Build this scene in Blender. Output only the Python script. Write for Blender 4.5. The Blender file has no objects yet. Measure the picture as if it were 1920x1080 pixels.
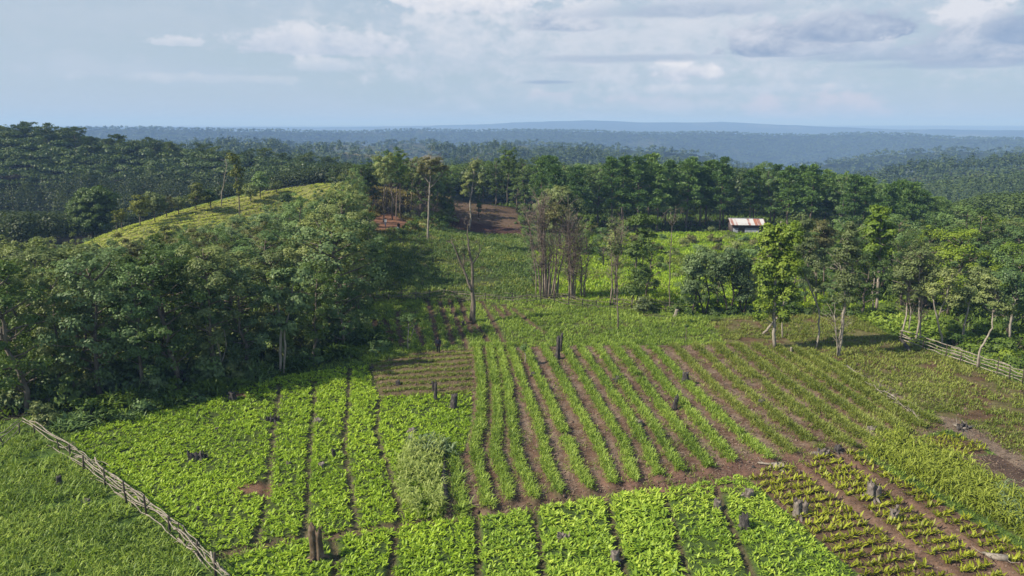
import bpy, bmesh, math, random
import numpy as np
from mathutils import Vector
R = np.random.default_rng(7)
random.seed(7)
SC = bpy.context.scene
COL = SC.collection
rad = math.radians

# ------------------------------------------------------------------ camera
F = 1371.0                     # focal length in pixels of the 1920 wide photograph
PITCH = rad(12.62)
CT, ST = math.cos(PITCH), math.sin(PITCH)
CZ = 22.0
cam = bpy.data.cameras.new('camera'); cam.sensor_width = 36; cam.lens = 36 * F / 1920
cam.clip_start = .5; cam.clip_end = 60000
camo = bpy.data.objects.new('camera', cam); COL.objects.link(camo)
camo.location = (0, 0, CZ); camo.rotation_euler = (math.pi / 2 - PITCH, 0, 0)
SC.camera = camo

def ray(u, v):
    a = (u - 960) / F; b = (540 - v) / F
    return a, CT + b * ST, -ST + b * CT
def rat(v):                    # dz per metre of depth
    b = (540 - np.asarray(v, float)) / F
    return (-ST + b * CT) / (CT + b * ST)
def uofxy(x, y):               # approximate picture column of a far point
    return 960 + F * (x / np.maximum(y, 1)) * 1.02
def P(u, v, Y):                # point on the sight line at depth Y
    a, dy, dz = ray(u, v); t = Y / dy
    return (a * t, Y, CZ + dz * t)
def G0(u, v):                  # on the plane z = 0
    a, dy, dz = ray(u, v); t = -CZ / dz
    return (a * t, dy * t)
def W(pts): return [G0(u, v) for u, v in pts]
def srgb(r, g, b):
    f = lambda c: (c / 12.92 if c <= .04045 else ((c + .055) / 1.055) ** 2.4)
    return (f(r / 255), f(g / 255), f(b / 255), 1)

# ------------------------------------------------------------------ noise
def _hash(ix, iy, s):
    h = (ix * 374761393 + iy * 668265263 + s * 974634777) & 0xffffffff
    h = ((h ^ (h >> 13)) * 1274126177) & 0xffffffff
    return ((h ^ (h >> 16)) & 0xffff) / 65535.0
def vnoise(x, y, s=0):
    x = np.asarray(x, float); y = np.asarray(y, float)
    ix = np.floor(x).astype(np.int64); iy = np.floor(y).astype(np.int64)
    fx = x - ix; fy = y - iy
    fx = fx * fx * (3 - 2 * fx); fy = fy * fy * (3 - 2 * fy)
    a = _hash(ix, iy, s); b = _hash(ix + 1, iy, s); c = _hash(ix, iy + 1, s); d = _hash(ix + 1, iy + 1, s)
    return (a * (1 - fx) + b * fx) * (1 - fy) + (c * (1 - fx) + d * fx) * fy - .5
def fbm(x, y, s=0, o=4):
    t = 0; k = 1
    for i in range(o):
        t = t + vnoise(x * k, y * k, s + i * 17) / k; k *= 2
    return t

# ------------------------------------------------------------------ terrain
ctrl = []
for x in (-45, -22, 0, 22, 45):
    for y in (12, 32, 52, 72): ctrl.append((x, y, 0))
for x in (-12, 4, 20, 36): ctrl.append((x, 88, 0))
ctrl += [(-75, 40, -1), (75, 40, 0), (-75, 70, -2), (75, 75, -1)]
for u, v, Y in [(722, 427, 127), (900, 438, 149), (975, 440, 149), (860, 378, 172), (945, 385, 172), (800, 450, 122),
                (700, 500, 108), (990, 480, 121), (200, 440, 125), (300, 412, 133), (400, 385, 143), (500, 365, 153),
                (620, 345, 165), (450, 412, 138), (540, 395, 147), (620, 385, 150), (330, 425, 126), (1400, 437, 152), (1280, 440, 151),
                (1150, 455, 140), (1300, 500, 115)]:
    ctrl.append(P(u, v, Y))
def cz(u, Y, z): ctrl.append(((u - 960) / F * Y / 1.01, Y, z))
for u, Y, z in [(300, 100, .5), (100, 90, -1), (0, 120, -2), (500, 110, 1.5), (200, 165, -6), (400, 190, -6), (100, 150, -7), (600, 205, -1), (0, 210, -10),
                (300, 215, -9), (50, 275, 7), (0, 300, 8), (300, 275, 1), (500, 270, -3), (640, 270, -5), (-300, 260, 5), (-300, 120, -4), (-300, 180, -8),
                (760, 190, 3), (950, 185, 1), (1100, 175, 0), (1400, 172, 0), (1400, 215, -2), (1100, 225, -3), (900, 230, -3), (1700, 130, -2.5),
                (1900, 130, -4), (1900, 190, -9), (1650, 190, -5), (2300, 120, -5), (1250, 275, -9), (1700, 275, -18), (800, 270, -6), (2200, 260, -24), (2300, 190, -12),
                (1000, 280, -8), (1000, 350, -16), (1350, 350, -24), (700, 350, -12), (450, 345, -10), (150, 330, -1), (-200, 300, 3), (1800, 350, -32)]:
    cz(u, Y, z)
ctrl = np.array(ctrl)
def _phi(d2): return np.where(d2 > 0, .5 * d2 * np.log(np.maximum(d2, 1e-9)), 0)
_n = len(ctrl); _A = np.zeros((_n + 3, _n + 3))
_d2 = ((ctrl[:, None, :2] - ctrl[None, :, :2]) ** 2).sum(-1) / 2500
_A[:_n, :_n] = _phi(_d2) + np.eye(_n) * .004
_A[:_n, _n] = 1; _A[:_n, _n + 1:] = ctrl[:, :2] / 50; _A[_n, :_n] = 1; _A[_n + 1:, :_n] = ctrl[:, :2].T / 50
_w = np.linalg.solve(_A, np.concatenate([ctrl[:, 2], [0, 0, 0]]))
def rbf(x, y):
    x = np.asarray(x, float).ravel(); y = np.asarray(y, float).ravel(); out = np.empty_like(x)
    for i in range(0, len(x), 60000):
        X = x[i:i + 60000]; Y = y[i:i + 60000]
        d2 = ((X[:, None] - ctrl[None, :, 0]) ** 2 + (Y[:, None] - ctrl[None, :, 1]) ** 2) / 2500
        out[i:i + 60000] = _phi(d2) @ _w[:_n] + _w[_n] + X / 50 * _w[_n + 1] + Y / 50 * _w[_n + 2]
    return np.clip(out, -34, 14)
R0 = 360.0
RIDGES = [   # radius, tree height to subtract, tree-top line as (column, row)
    (480, 14, [(-400, 262), (200, 270), (330, 270), (480, 282), (560, 278), (640, 296), (700, 300), (760, 302), (820, 296), (900, 296), (1000, 300), (1300, 345), (1500, 358), (1680, 338), (1800, 321), (1920, 312), (2400, 300)]),
    (700, 15, [(-400, 248), (200, 257), (300, 259), (360, 257), (400, 250), (430, 247), (470, 252), (510, 245), (545, 257), (600, 258), (640, 254), (690, 256), (720, 264), (760, 268), (830, 255), (870, 266), (940, 257), (1000, 266), (1060, 262), (1140, 270), (1220, 280), (1300, 293), (1400, 308), (1500, 320), (1600, 318), (1680, 300), (1750, 285), (1850, 278), (1920, 276), (2400, 270)]),
    (1350, 12, [(-400, 256), (300, 256), (480, 252), (560, 260), (700, 259), (780, 254), (860, 262), (1000, 258), (1120, 264), (1210, 266), (1300, 275), (1390, 298), (1470, 304), (1560, 290), (1650, 279), (1760, 270), (1920, 268), (2400, 266)]),
    (2700, 9, [(-400, 241), (150, 237), (280, 236), (500, 241), (700, 243), (800, 240), (900, 243), (1000, 242), (1110, 240), (1200, 245), (1300, 244), (1400, 247), (1540, 252), (1580, 248), (1710, 248), (1760, 253), (1920, 255), (2400, 256)]),
    (6500, 0, [(-400, 239), (200, 238), (600, 239), (900, 234), (960, 230), (1100, 227), (1250, 229), (1350, 228), (1480, 234), (1600, 239), (1700, 243), (2400, 245)]),
    (12000, 0, [(-400, 236), (2400, 236)])]
def far_z(x, y):
    r = np.hypot(x, y); az = np.arctan2(x, np.maximum(y, 1e-6)); taz = np.clip(np.tan(np.clip(az, -1.2, 1.2)), -1.3, 1.3); u = 960 + F * taz * 1.02
    cs = np.cos(np.clip(az, -1.2, 1.2))
    dirx = np.sin(np.clip(az, -.75, .75)); diry = np.cos(np.clip(az, -.75, .75))
    zs = [rbf(dirx * R0, diry * R0)]; rs = [np.full_like(r, R0)]
    for i, (r0, th, pr) in enumerate(RIDGES):
        pr = np.array(pr)
        v = np.interp(u, pr[:, 0], pr[:, 1]) + (9, 5, 4, 3, 2.2, 0)[i] * fbm(u / 110 + i * 7, u * 0 + i, 19, 3)
        ri = r0 * (1 + .07 * np.sin(az * 5 + i * 2.1) + .05 * np.sin(az * 11 + i))
        zs.append(CZ + ri * cs * rat(v) - th); rs.append(ri)
    z = zs[-1].copy()
    for i in range(len(rs) - 1):
        m = (r >= rs[i]) & (r < rs[i + 1])
        s = (r - rs[i]) / (rs[i + 1] - rs[i]); s = np.clip(s, 0, 1)
        k = (.10, .16, .13, .10, .05, .01)[i]
        dip = (rs[i + 1] - rs[i]) * k
        zi = zs[i] * (1 - s) + zs[i + 1] * s - dip * np.sin(np.pi * s) * (1 - .3 * s)
        zi = zi + fbm(x / 90 / (1 + r / 900), y / 90 / (1 + r / 900), 5) * np.minimum(3 + r * .004, 30) * np.sin(np.pi * s)
        z = np.where(m, zi, z)
    return z

# ------------------------------------------------------------------ field layout (rows and columns of the photograph, laid on the ground)
FENCE_A = [(40, 800), (90, 832), (130, 858), (160, 880), (197, 912), (237, 942), (275, 968), (320, 1000), (345, 1022), (372, 1045), (405, 1085), (440, 1130)]
FURROWS_B = [[(525, 720), (512, 800), (507, 860), (500, 920), (488, 980), (478, 1015)],
             [(590, 715), (585, 790), (578, 860), (575, 930), (570, 1005)],
             [(655, 690), (651, 760), (645, 830), (650, 870), (660, 930), (668, 990)],
             [(693, 690), (712, 745), (704, 810), (722, 860), (744, 930), (752, 985)]]
PATH_LOW = [(415, 1040), (480, 1022), (570, 1008), (668, 996), (752, 984), (870, 968), (1000, 950), (1110, 930), (1250, 912), (1390, 888)]
FURROWS_L = [[(622, 1005), (630, 1040), (628, 1110)], [(742, 988), (738, 1030), (728, 1110)], [(892, 966), (897, 1020), (896, 1110)],
             [(998, 950), (1008, 1000), (1022, 1110)], [(1135, 928), (1150, 990), (1180, 1110)], [(1240, 915), (1262, 985), (1298, 1110)],
             [(1335, 900), (1365, 970), (1425, 1110)]]
FURROWS_J = [[(1490, 870), (1640, 980), (1830, 1110)], [(1572, 852), (1720, 955), (1940, 1110)]]
ROWS = [[(893, 650), (903, 720), (901, 790), (889, 840), (900, 890), (917, 958)],
        [(917, 650), (930, 730), (933, 800), (926, 848), (938, 880), (955, 940)],
        [(935, 650), (952, 728), (960, 800), (966, 846), (980, 890), (1002, 938)],
        [(955, 650), (977, 713), (1002, 783), (1017, 833), (1026, 880), (1048, 930)],
        [(984, 655), (1017, 727), (1040, 777), (1067, 840), (1084, 888), (1108, 922)],
        [(1018, 652), (1056, 720), (1087, 780), (1122, 840), (1149, 913)],
        [(1056, 652), (1096, 720), (1133, 780), (1166, 833), (1190, 908)],
        [(1086, 652), (1133, 720), (1177, 783), (1206, 835), (1236, 898)],
        [(1118, 652), (1173, 733), (1223, 800), (1275, 888)],
        [(1150, 650), (1213, 733), (1268, 802), (1330, 882)],
        [(1184, 650), (1250, 728), (1310, 795), (1376, 870)],
        [(1220, 650), (1296, 732), (1360, 795), (1444, 866)],
        [(1262, 650), (1340, 730), (1420, 800), (1486, 854)],
        [(1302, 650), (1388, 728), (1470, 795), (1545, 848)],
        [(1340, 648), (1432, 724), (1520, 790), (1598, 842)],
        [(1378, 648), (1478, 724), (1570, 790), (1640, 838)], [(1416, 650), (1522, 724), (1616, 788), (1668, 824)], [(1452, 652), (1564, 726), (1660, 786), (1700, 816)], [(1486, 656), (1604, 728), (1730, 806)], [(1520, 664), (1640, 732), (1752, 796)]]
UFURROWS = [[(700, 600), (712, 640)], [(722, 600), (735, 640)], [(745, 585), (752, 645)], [(775, 600), (795, 648)], [(800, 562), (812, 600), (822, 650)], [(823, 562), (836, 600), (850, 648)],
            [(842, 564), (858, 605), (876, 655)], [(862, 564), (878, 610), (885, 625)], [(883, 600), (905, 625), (918, 645)], [(903, 566), (925, 605), (945, 645)], [(925, 572), (945, 596)], [(942, 572), (955, 592)], [(960, 578), (1000, 610), (1022, 625)]]
Z = {}
Z['wood'] = [(-39, 52), (-31, 54.8), (-24, 59.8), (-19.6, 65), (-16, 70), (-17.5, 86), (-21, 104), (-21, 118), (-25, 128), (-36, 132), (-48, 124), (-60, 116), (-74, 112), (-110, 108), (-110, 60), (-62, 47)]
Z['grassA'] = W([(-260, 850), (0, 832), (60, 822), (130, 868), (237, 950), (320, 1008), (405, 1095), (440, 1160), (-400, 1160)])
Z['B'] = W([(130, 822), (232, 778), (330, 752), (430, 738), (520, 708), (640, 690), (690, 686), (712, 745), (885, 738), (880, 800), (868, 850), (835, 862), (832, 975), (752, 984), (668, 996), (570, 1008), (480, 1022), (415, 1038), (345, 1005), (237, 925), (160, 862)])
Z['D'] = W([(690, 684), (790, 658), (885, 656), (886, 738), (716, 746)])
Z['E'] = W([(885, 652), (1360, 646), (1500, 652), (1560, 690), (1660, 740), (1780, 804), (1640, 842), (1390, 888), (1110, 930), (870, 968), (835, 972), (838, 862), (870, 850), (884, 800)])
Z['Fd'] = W([(625, 600), (700, 565), (800, 560), (960, 566), (1100, 570), (1250, 590), (1330, 600), (1360, 648), (880, 652), (790, 658), (690, 682), (640, 660)])
Z['Gd'] = W([(1330, 600), (1450, 590), (1600, 590), (1690, 640), (1520, 680), (1600, 700), (1700, 760), (1790, 805), (1660, 740), (1560, 690), (1500, 652), (1360, 648)])
Z['H'] = W([(1560, 670), (1690, 640), (1760, 665), (1930, 725), (2200, 800), (2200, 930), (1920, 868), (1830, 805), (1700, 755), (1600, 695)])
Z['L'] = W([(430, 1042), (570, 1012), (752, 988), (870, 972), (1000, 954), (1110, 934), (1250, 916), (1388, 892), (1456, 950), (1636, 1110), (420, 1110)])
Z['J'] = W([(1395, 890), (1470, 878), (1560, 852), (1605, 850), (1920, 1035), (2060, 1110), (1645, 1110)])
Z['K'] = W([(1618, 846), (1680, 820), (1760, 850), (1930, 945), (2100, 1040), (2000, 1060), (1915, 1010), (1800, 945)])
Z['Lp'] = W([(1722, 822), (1770, 815), (1838, 830), (1850, 850), (1780, 858)])
Z['bare'] = W([(1690, 820), (1722, 820), (1780, 858), (1870, 852), (2000, 900), (2080, 980), (1930, 940), (1760, 848)])
Z['deb'] = W([(1530, 682), (1590, 690), (1660, 720), (1740, 775), (1830, 795), (1920, 855), (1980, 890), (1920, 882), (1800, 815), (1700, 768), (1600, 708)])
Z['slope'] = [P(640, 555, 91)[:2], P(690, 500, 108)[:2], P(720, 435, 125)[:2], P(760, 432, 128)[:2], P(850, 440, 148)[:2], P(980, 442, 149)[:2], P(1000, 500, 114)[:2], P(1010, 560, 92)[:2], (-4, 91)]
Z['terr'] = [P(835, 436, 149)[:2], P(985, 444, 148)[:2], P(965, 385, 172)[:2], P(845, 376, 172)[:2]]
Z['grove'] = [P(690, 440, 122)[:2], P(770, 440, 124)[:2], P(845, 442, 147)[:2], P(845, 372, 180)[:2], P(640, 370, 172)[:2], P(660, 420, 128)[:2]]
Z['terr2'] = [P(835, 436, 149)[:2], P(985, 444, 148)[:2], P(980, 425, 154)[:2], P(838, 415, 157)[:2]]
Z['path'] = [P(700, 436, 124)[:2], P(765, 440, 124)[:2], P(770, 408, 139)[:2], P(735, 385, 150)[:2], P(690, 400, 140)[:2]]
Z['clear'] = [P(1000, 560, 92)[:2], P(1000, 470, 125)[:2], P(1090, 430, 150)[:2], P(1450, 424, 157)[:2], P(1620, 470, 125)[:2], P(1660, 585, 86)[:2], P(1300, 590, 84)[:2]]
Z['dirt'] = [P(1050, 520, 105)[:2], P(1140, 500, 112)[:2], P(1145, 520, 105)[:2], P(1080, 530, 101)[:2]]
Z['ridge'] = [(-82, 124), (-73, 135), (-63, 144), (-54, 154), (-44, 164), (-38, 172), P(680, 350, 165)[:2], P(640, 385, 149)[:2], P(560, 395, 142)[:2], P(500, 412, 132)[:2], P(440, 428, 124)[:2], P(330, 445, 118)[:2], P(200, 462, 115)[:2]]
Z['rw'] = [P(1500, 560, 98)[:2], P(1620, 580, 94)[:2], P(1660, 580, 92)[:2], P(1760, 600, 86)[:2], P(1860, 650, 72)[:2], (55, 64), (95, 70), (118, 130), (100, 165), P(1720, 400, 146)[:2], P(1500, 430, 146)[:2]]
Z['taro'] = W([(1590, 592), (1680, 582), (1760, 600), (1760, 660), (1690, 635), (1630, 605)])
Z['pines'] = [P(1020, 425, 153)[:2], P(1430, 417, 158)[:2], P(1560, 420, 150)[:2], P(1660, 430, 135)[:2], (105, 170), (100, 235), (-20, 235), (-5, 185), (2, 165)]
def inpoly(x, y, poly):
    x = np.asarray(x); y = np.asarray(y); c = np.zeros(x.shape, bool); n = len(poly)
    for i in range(n):
        x1, y1 = poly[i][:2]; x2, y2 = poly[(i + 1) % n][:2]
        if y1 == y2: continue
        k = ((y1 > y) != (y2 > y)) & (x < (x2 - x1) * (y - y1) / (y2 - y1) + x1); c ^= k
    return c
def dline(x, y, pts):          # distance to a polyline
    d = np.full(x.shape, 1e9)
    for (x1, y1), (x2, y2) in zip(pts[:-1], pts[1:]):
        dx, dy = x2 - x1, y2 - y1; t = np.clip(((x - x1) * dx + (y - y1) * dy) / (dx * dx + dy * dy), 0, 1)
        d = np.minimum(d, np.hypot(x - x1 - t * dx, y - y1 - t * dy))
    return d
WROWS = [W(r) for r in ROWS]
WFB = [W(r) for r in FURROWS_B]; WFL = [W(r) for r in FURROWS_L]; WFJ = [W(r) for r in FURROWS_J]; WUF = [W(r) for r in UFURROWS]
WPATH = W(PATH_LOW)
def relief(x, y):              # ridges, raised beds and furrows of the near fields
    z = np.zeros(x.shape); near = (y < 92) & (y > 25) & (np.abs(x) < 60)
    X = x[near]; Y = y[near]; h = fbm(X * 1.3, Y * 1.3, 3, 3) * .06
    for r in WROWS: h = np.maximum(h, .26 * np.exp(-(dline(X, Y, r) / .42) ** 2))
    for r, w in [(f, .22) for f in WFB + WFL] + [(f, .28) for f in WUF] + [(WPATH, .3)] + [(f, .3) for f in WFJ]:
        h -= .2 * np.exp(-(dline(X, Y, r) / w) ** 2)
    z[near] = h
    return z
def H(x, y):
    x = np.atleast_1d(np.asarray(x, float)); y = np.atleast_1d(np.asarray(y, float)); r = np.hypot(x, y)
    z = np.zeros(x.shape); n = r < R0
    if n.any(): z[n] = rbf(x[n], y[n])
    if (~n).any(): z[~n] = far_z(x[~n], y[~n])
    m = (r > 60) & n
    z[m] += fbm(x[m] / 14, y[m] / 14, 9, 3) * .5 * np.clip((r[m] - 90) / 40, 0, 1)
    nr = (y < 100) & n; f = np.clip((98 - y) / 16, 0, 1) * np.clip((60 - np.abs(x)) / 14, 0, 1)   # the near fields are level
    z = np.where(nr, z * (1 - f), z)
    return z + relief(x, y)
def h1(x, y): return float(H(x, y)[0])
def at(u, v):                  # where a sight line meets the ground
    a, dy, dz = ray(u, v); t = np.arange(25, 330, .25) / dy
    zz = H(a * t, dy * t); k = np.argmax(CZ + dz * t < zz)
    return (a * t[k], dy * t[k], float(zz[k]))

# ------------------------------------------------------------------ mesh helpers
class MB:
    def __init__(s): s.v = []; s.f4 = []; s.f3 = []; s.var4 = []; s.var3 = []; s.n = 0
    def add(s, v, quads=None, tris=None, var=None):
        v = np.asarray(v, float).reshape(-1, 3)
        if quads is not None and len(quads):
            q = np.asarray(quads, np.int64).reshape(-1, 4); s.f4.append(q + s.n); s.var4.append(np.full(len(q), .5) if var is None else np.broadcast_to(var, (len(q),)))
        if tris is not None and len(tris):
            q = np.asarray(tris, np.int64).reshape(-1, 3); s.f3.append(q + s.n); s.var3.append(np.full(len(q), .5) if var is None or np.ndim(var) else np.full(len(q), var))
        s.v.append(v); s.n += len(v)
    def mesh(s, name, mats, smooth=False):
        v = np.concatenate(s.v).astype(np.float32)
        q = np.concatenate(s.f4) if s.f4 else np.zeros((0, 4), np.int64); t = np.concatenate(s.f3) if s.f3 else np.zeros((0, 3), np.int64)
        m = bpy.data.meshes.new(name)
        m.vertices.add(len(v)); m.vertices.foreach_set('co', v.ravel())
        li = np.concatenate([q.ravel(), t.ravel()]).astype(np.int32)
        m.loops.add(len(li)); m.loops.foreach_set('vertex_index', li)
        np_ = len(q) + len(t); m.polygons.add(np_)
        st = np.concatenate([np.arange(len(q)) * 4, len(q) * 4 + np.arange(len(t)) * 3]).astype(np.int32)
        m.polygons.foreach_set('loop_start', st)
        if smooth: m.polygons.foreach_set('use_smooth', np.ones(np_, bool))
        m.update(calc_edges=True)
        a = m.attributes.new('var', 'FLOAT', 'FACE')
        a.data.foreach_set('value', np.concatenate([np.concatenate(s.var4) if s.var4 else np.zeros(0), np.concatenate(s.var3) if s.var3 else np.zeros(0)]).astype(np.float32))
        for k in (mats if isinstance(mats, (list, tuple)) else [mats]): m.materials.append(k)
        return m
    def obj(s, name, mats, parent=None, smooth=False, loc=None):
        return link(name, s.mesh(name, mats, smooth), parent, loc)
def link(name, me, parent=None, loc=None):
    o = bpy.data.objects.new(name, me); COL.objects.link(o)
    if parent is not None: o.parent = parent
    if loc is not None: o.location = loc
    return o
def tag(o, label=None, cat=None, group=None, kind=None):
    for k, v in (('label', label), ('category', cat), ('group', group), ('kind', kind)):
        if v: o[k] = v
    return o
def empty(name, loc, label, cat, group=None, rz=0):
    o = bpy.data.objects.new(name, None); COL.objects.link(o); o.location = loc; o.rotation_euler = (0, 0, rz)
    o.empty_display_size = .3
    return tag(o, label, cat, group)
def nrm(a): return a / np.maximum(np.linalg.norm(a, axis=-1, keepdims=True), 1e-9)
def tube(mb, pts, rr, sides=6, var=.5, cap=True):
    pts = np.asarray(pts, float); n = len(pts); rr = np.broadcast_to(rr, (n,))
    d = nrm(np.gradient(pts, axis=0)); up = np.where(np.abs(d[:, 2:3]) > .9, np.array([[1., 0, 0]]), np.array([[0, 0, 1.]]))
    a = nrm(np.cross(d, up)); b = np.cross(d, a); th = np.arange(sides) / sides * 2 * np.pi
    v = pts[:, None] + rr[:, None, None] * (np.cos(th)[None, :, None] * a[:, None] + np.sin(th)[None, :, None] * b[:, None])
    i = np.arange(n - 1)[:, None] * sides; j = np.arange(sides)[None]; k = (j + 1) % sides
    q = np.stack([i + j, i + k, i + k + sides, i + j + sides], -1).reshape(-1, 4)
    v = v.reshape(-1, 3); t = None
    if cap:
        t = []; v = np.concatenate([v, pts[:1], pts[-1:]])
        for c in range(sides): t += [(n * sides, (c + 1) % sides, c), (n * sides + 1, (n - 1) * sides + c, (n - 1) * sides + (c + 1) % sides)]
    mb.add(v, q, t, var)
def diamonds(mb, pos, d, nn, L, Wd, var):      # one leaf (or leaf clump) per point
    s = nrm(np.cross(d, nn)); L = np.broadcast_to(L, (len(pos),))[:, None]; Wd = np.broadcast_to(Wd, (len(pos),))[:, None]
    v = np.stack([pos, pos + d * L * .5 + s * Wd * .5 - nn * L * .05, pos + d * L - nn * L * .12, pos + d * L * .5 - s * Wd * .5 - nn * L * .05], 1)
    mb.add(v.reshape(-1, 3), np.arange(len(pos) * 4).reshape(-1, 4), None, var)
def blades(mb, pos, az, elev, L, Wd, droop, var):      # a leaf blade of two quads that arches over
    n = len(pos); f = lambda a: np.broadcast_to(a, (n,))[:, None]
    L, Wd, droop, elev, az = f(L), f(Wd), f(droop), f(elev), f(az)
    hd = np.concatenate([np.cos(az), np.sin(az), 0 * az], 1); s = np.concatenate([-np.sin(az), np.cos(az), 0 * az], 1); up = np.array([[0, 0, 1.]])
    p1 = pos + (hd * np.cos(elev) + up * np.sin(elev)) * L * .5
    e2 = elev - droop; p2 = p1 + (hd * np.cos(e2) + up * np.sin(e2)) * L * .5
    v = np.stack([pos - s * Wd * .18, pos + s * Wd * .18, p1 + s * Wd * .5, p1 - s * Wd * .5, p2 + s * Wd * .08, p2 - s * Wd * .08], 1).reshape(-1, 3)
    b = np.arange(n)[:, None] * 6
    q = np.concatenate([b + np.array([[0, 1, 2, 3]]), b + np.array([[3, 2, 4, 5]])], 1).reshape(-1, 4)
    mb.add(v, q, None, np.repeat(np.broadcast_to(var, (n,)), 2))
def scatter(poly, dens, rng=R):
    p = np.array([q[:2] for q in poly]); lo, hi = p.min(0), p.max(0)
    n = rng.poisson((hi - lo).prod() * dens); q = lo + rng.random((n, 2)) * (hi - lo)
    return q[inpoly(q[:, 0], q[:, 1], poly)]
def poisson(poly, sp, rng=R, tries=6000):
    pts = []; q = scatter(poly, tries / max(1, (np.ptp(np.array(poly)[:, 0]) * np.ptp(np.array(poly)[:, 1]))), rng); rng.shuffle(q)
    g = {}
    for x, y in q:
        k = (int(x // sp), int(y // sp))
        if all((x - a) ** 2 + (y - b) ** 2 > sp * sp for i in (-1, 0, 1) for j in (-1, 0, 1) for a, b in g.get((k[0] + i, k[1] + j), ())):
            g.setdefault(k, []).append((x, y)); pts.append((x, y))
    return pts
# ------------------------------------------------------------------ materials
def newmat(name):
    m = bpy.data.materials.new(name); m.use_nodes = True; nt = m.node_tree; nt.nodes.clear(); return m, nt
def N(nt, t, **kw):
    n = nt.nodes.new(t)
    for k, v in kw.items():
        if k.startswith('i_'): n.inputs[k[2:].replace('_', ' ')].default_value = v
        else: setattr(n, k, v)
    return n
def Mx(nt, op, a, b=None, clamp=False):
    n = nt.nodes.new('ShaderNodeMath'); n.operation = op; n.use_clamp = clamp
    for i, q in enumerate((a, b)):
        if q is None: continue
        if hasattr(q, 'links'): nt.links.new(q, n.inputs[i])
        else: n.inputs[i].default_value = q
    return n.outputs[0]
def mixc(nt, f, a, b, bt='MIX'):
    n = nt.nodes.new('ShaderNodeMix'); n.data_type = 'RGBA'; n.blend_type = bt
    for s, q in ((n.inputs[0], f), (n.inputs[6], a), (n.inputs[7], b)):
        if hasattr(q, 'links'): nt.links.new(q, s)
        else: s.default_value = q
    return n.outputs[2]
def ramp(nt, f, stops):
    n = nt.nodes.new('ShaderNodeValToRGB'); e = n.color_ramp.elements
    while len(e) < len(stops): e.new(.5)
    for i, (p, c) in enumerate(stops): e[i].position = p; e[i].color = c if len(c) == 4 else (*c, 1)
    nt.links.new(f, n.inputs[0]); return n.outputs[0]
def foliage(name, cols, trans=.3, hue=.5, rough=.5, gloss=.015):
    """leaf material: each leaf takes its own tone, each plant its own cast"""
    m, nt = newmat(name)
    at_ = N(nt, 'ShaderNodeAttribute', attribute_name='var'); oi = N(nt, 'ShaderNodeObjectInfo')
    v = Mx(nt, 'ADD', Mx(nt, 'MULTIPLY', at_.outputs['Fac'], 1 - hue), Mx(nt, 'MULTIPLY', oi.outputs['Random'], hue), True)
    k = len(cols) - 1
    c = ramp(nt, v, [(i / k, q) for i, q in enumerate(cols)])
    d = N(nt, 'ShaderNodeBsdfDiffuse'); t = N(nt, 'ShaderNodeBsdfTranslucent'); g = N(nt, 'ShaderNodeBsdfGlossy', i_Roughness=rough)
    g.inputs[0].default_value = (1, 1, 1, 1)
    nt.links.new(c, d.inputs[0]); nt.links.new(mixc(nt, 1, c, (1.0, 1.0, .55, 1), 'MULTIPLY'), t.inputs[0])
    a = N(nt, 'ShaderNodeMixShader'); a.inputs[0].default_value = trans; nt.links.new(d.outputs[0], a.inputs[1]); nt.links.new(t.outputs[0], a.inputs[2])
    b = N(nt, 'ShaderNodeMixShader'); b.inputs[0].default_value = gloss; nt.links.new(a.outputs[0], b.inputs[1]); nt.links.new(g.outputs[0], b.inputs[2])
    o = N(nt, 'ShaderNodeOutputMaterial'); nt.links.new(b.outputs[0], o.inputs[0])
    return m
def solid(name, cols, scale=4, rough=.9, stretch=None, bump=0, useobj=True):
    m, nt = newmat(name)
    tc = N(nt, 'ShaderNodeTexCoord'); mp = N(nt, 'ShaderNodeMapping'); nt.links.new(tc.outputs['Object'], mp.inputs[0])
    if stretch: mp.inputs['Scale'].default_value = stretch
    no = N(nt, 'ShaderNodeTexNoise'); no.inputs['Scale'].default_value = scale; no.inputs['Detail'].default_value = 6; no.inputs['Roughness'].default_value = .65
    nt.links.new(mp.outputs[0], no.inputs['Vector'])
    k = len(cols) - 1
    c = ramp(nt, no.outputs['Fac'], [(.3 + .4 * i / k, q) for i, q in enumerate(cols)])
    p = N(nt, 'ShaderNodeBsdfPrincipled'); p.inputs['Roughness'].default_value = rough; p.inputs['Specular IOR Level'].default_value = .2
    nt.links.new(c, p.inputs['Base Color'])
    if bump:
        bm_ = N(nt, 'ShaderNodeBump'); bm_.inputs['Strength'].default_value = .6; bm_.inputs['Distance'].default_value = bump
        nt.links.new(no.outputs['Fac'], bm_.inputs['Height']); nt.links.new(bm_.outputs[0], p.inputs['Normal'])
    o = N(nt, 'ShaderNodeOutputMaterial'); nt.links.new(p.outputs[0], o.inputs[0])
    return m
M = {}
M['olive'] = foliage('olive leaves', [(0.059, 0.083, 0.031), (0.164, 0.205, 0.067), (0.309, 0.339, 0.106)])
M['mid'] = foliage('mid green leaves', [(0.045, 0.086, 0.031), (0.124, 0.198, 0.061), (0.239, 0.339, 0.106)])
M['blue'] = foliage('blue green leaves', [(0.052, 0.089, 0.033), (0.126, 0.187, 0.072), (0.271, 0.350, 0.133)])
M['dark'] = foliage('dark green leaves', [(0.032, 0.057, 0.015), (0.079, 0.129, 0.029), (0.160, 0.223, 0.047)])
M['bright'] = foliage('bright green leaves', [(0.050, 0.092, 0.010), (0.133, 0.203, 0.020), (0.245, 0.308, 0.034)])
M['brown'] = foliage('brownish leaves', [(0.063, 0.059, 0.022), (0.126, 0.129, 0.044), (0.208, 0.206, 0.079)])
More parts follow.
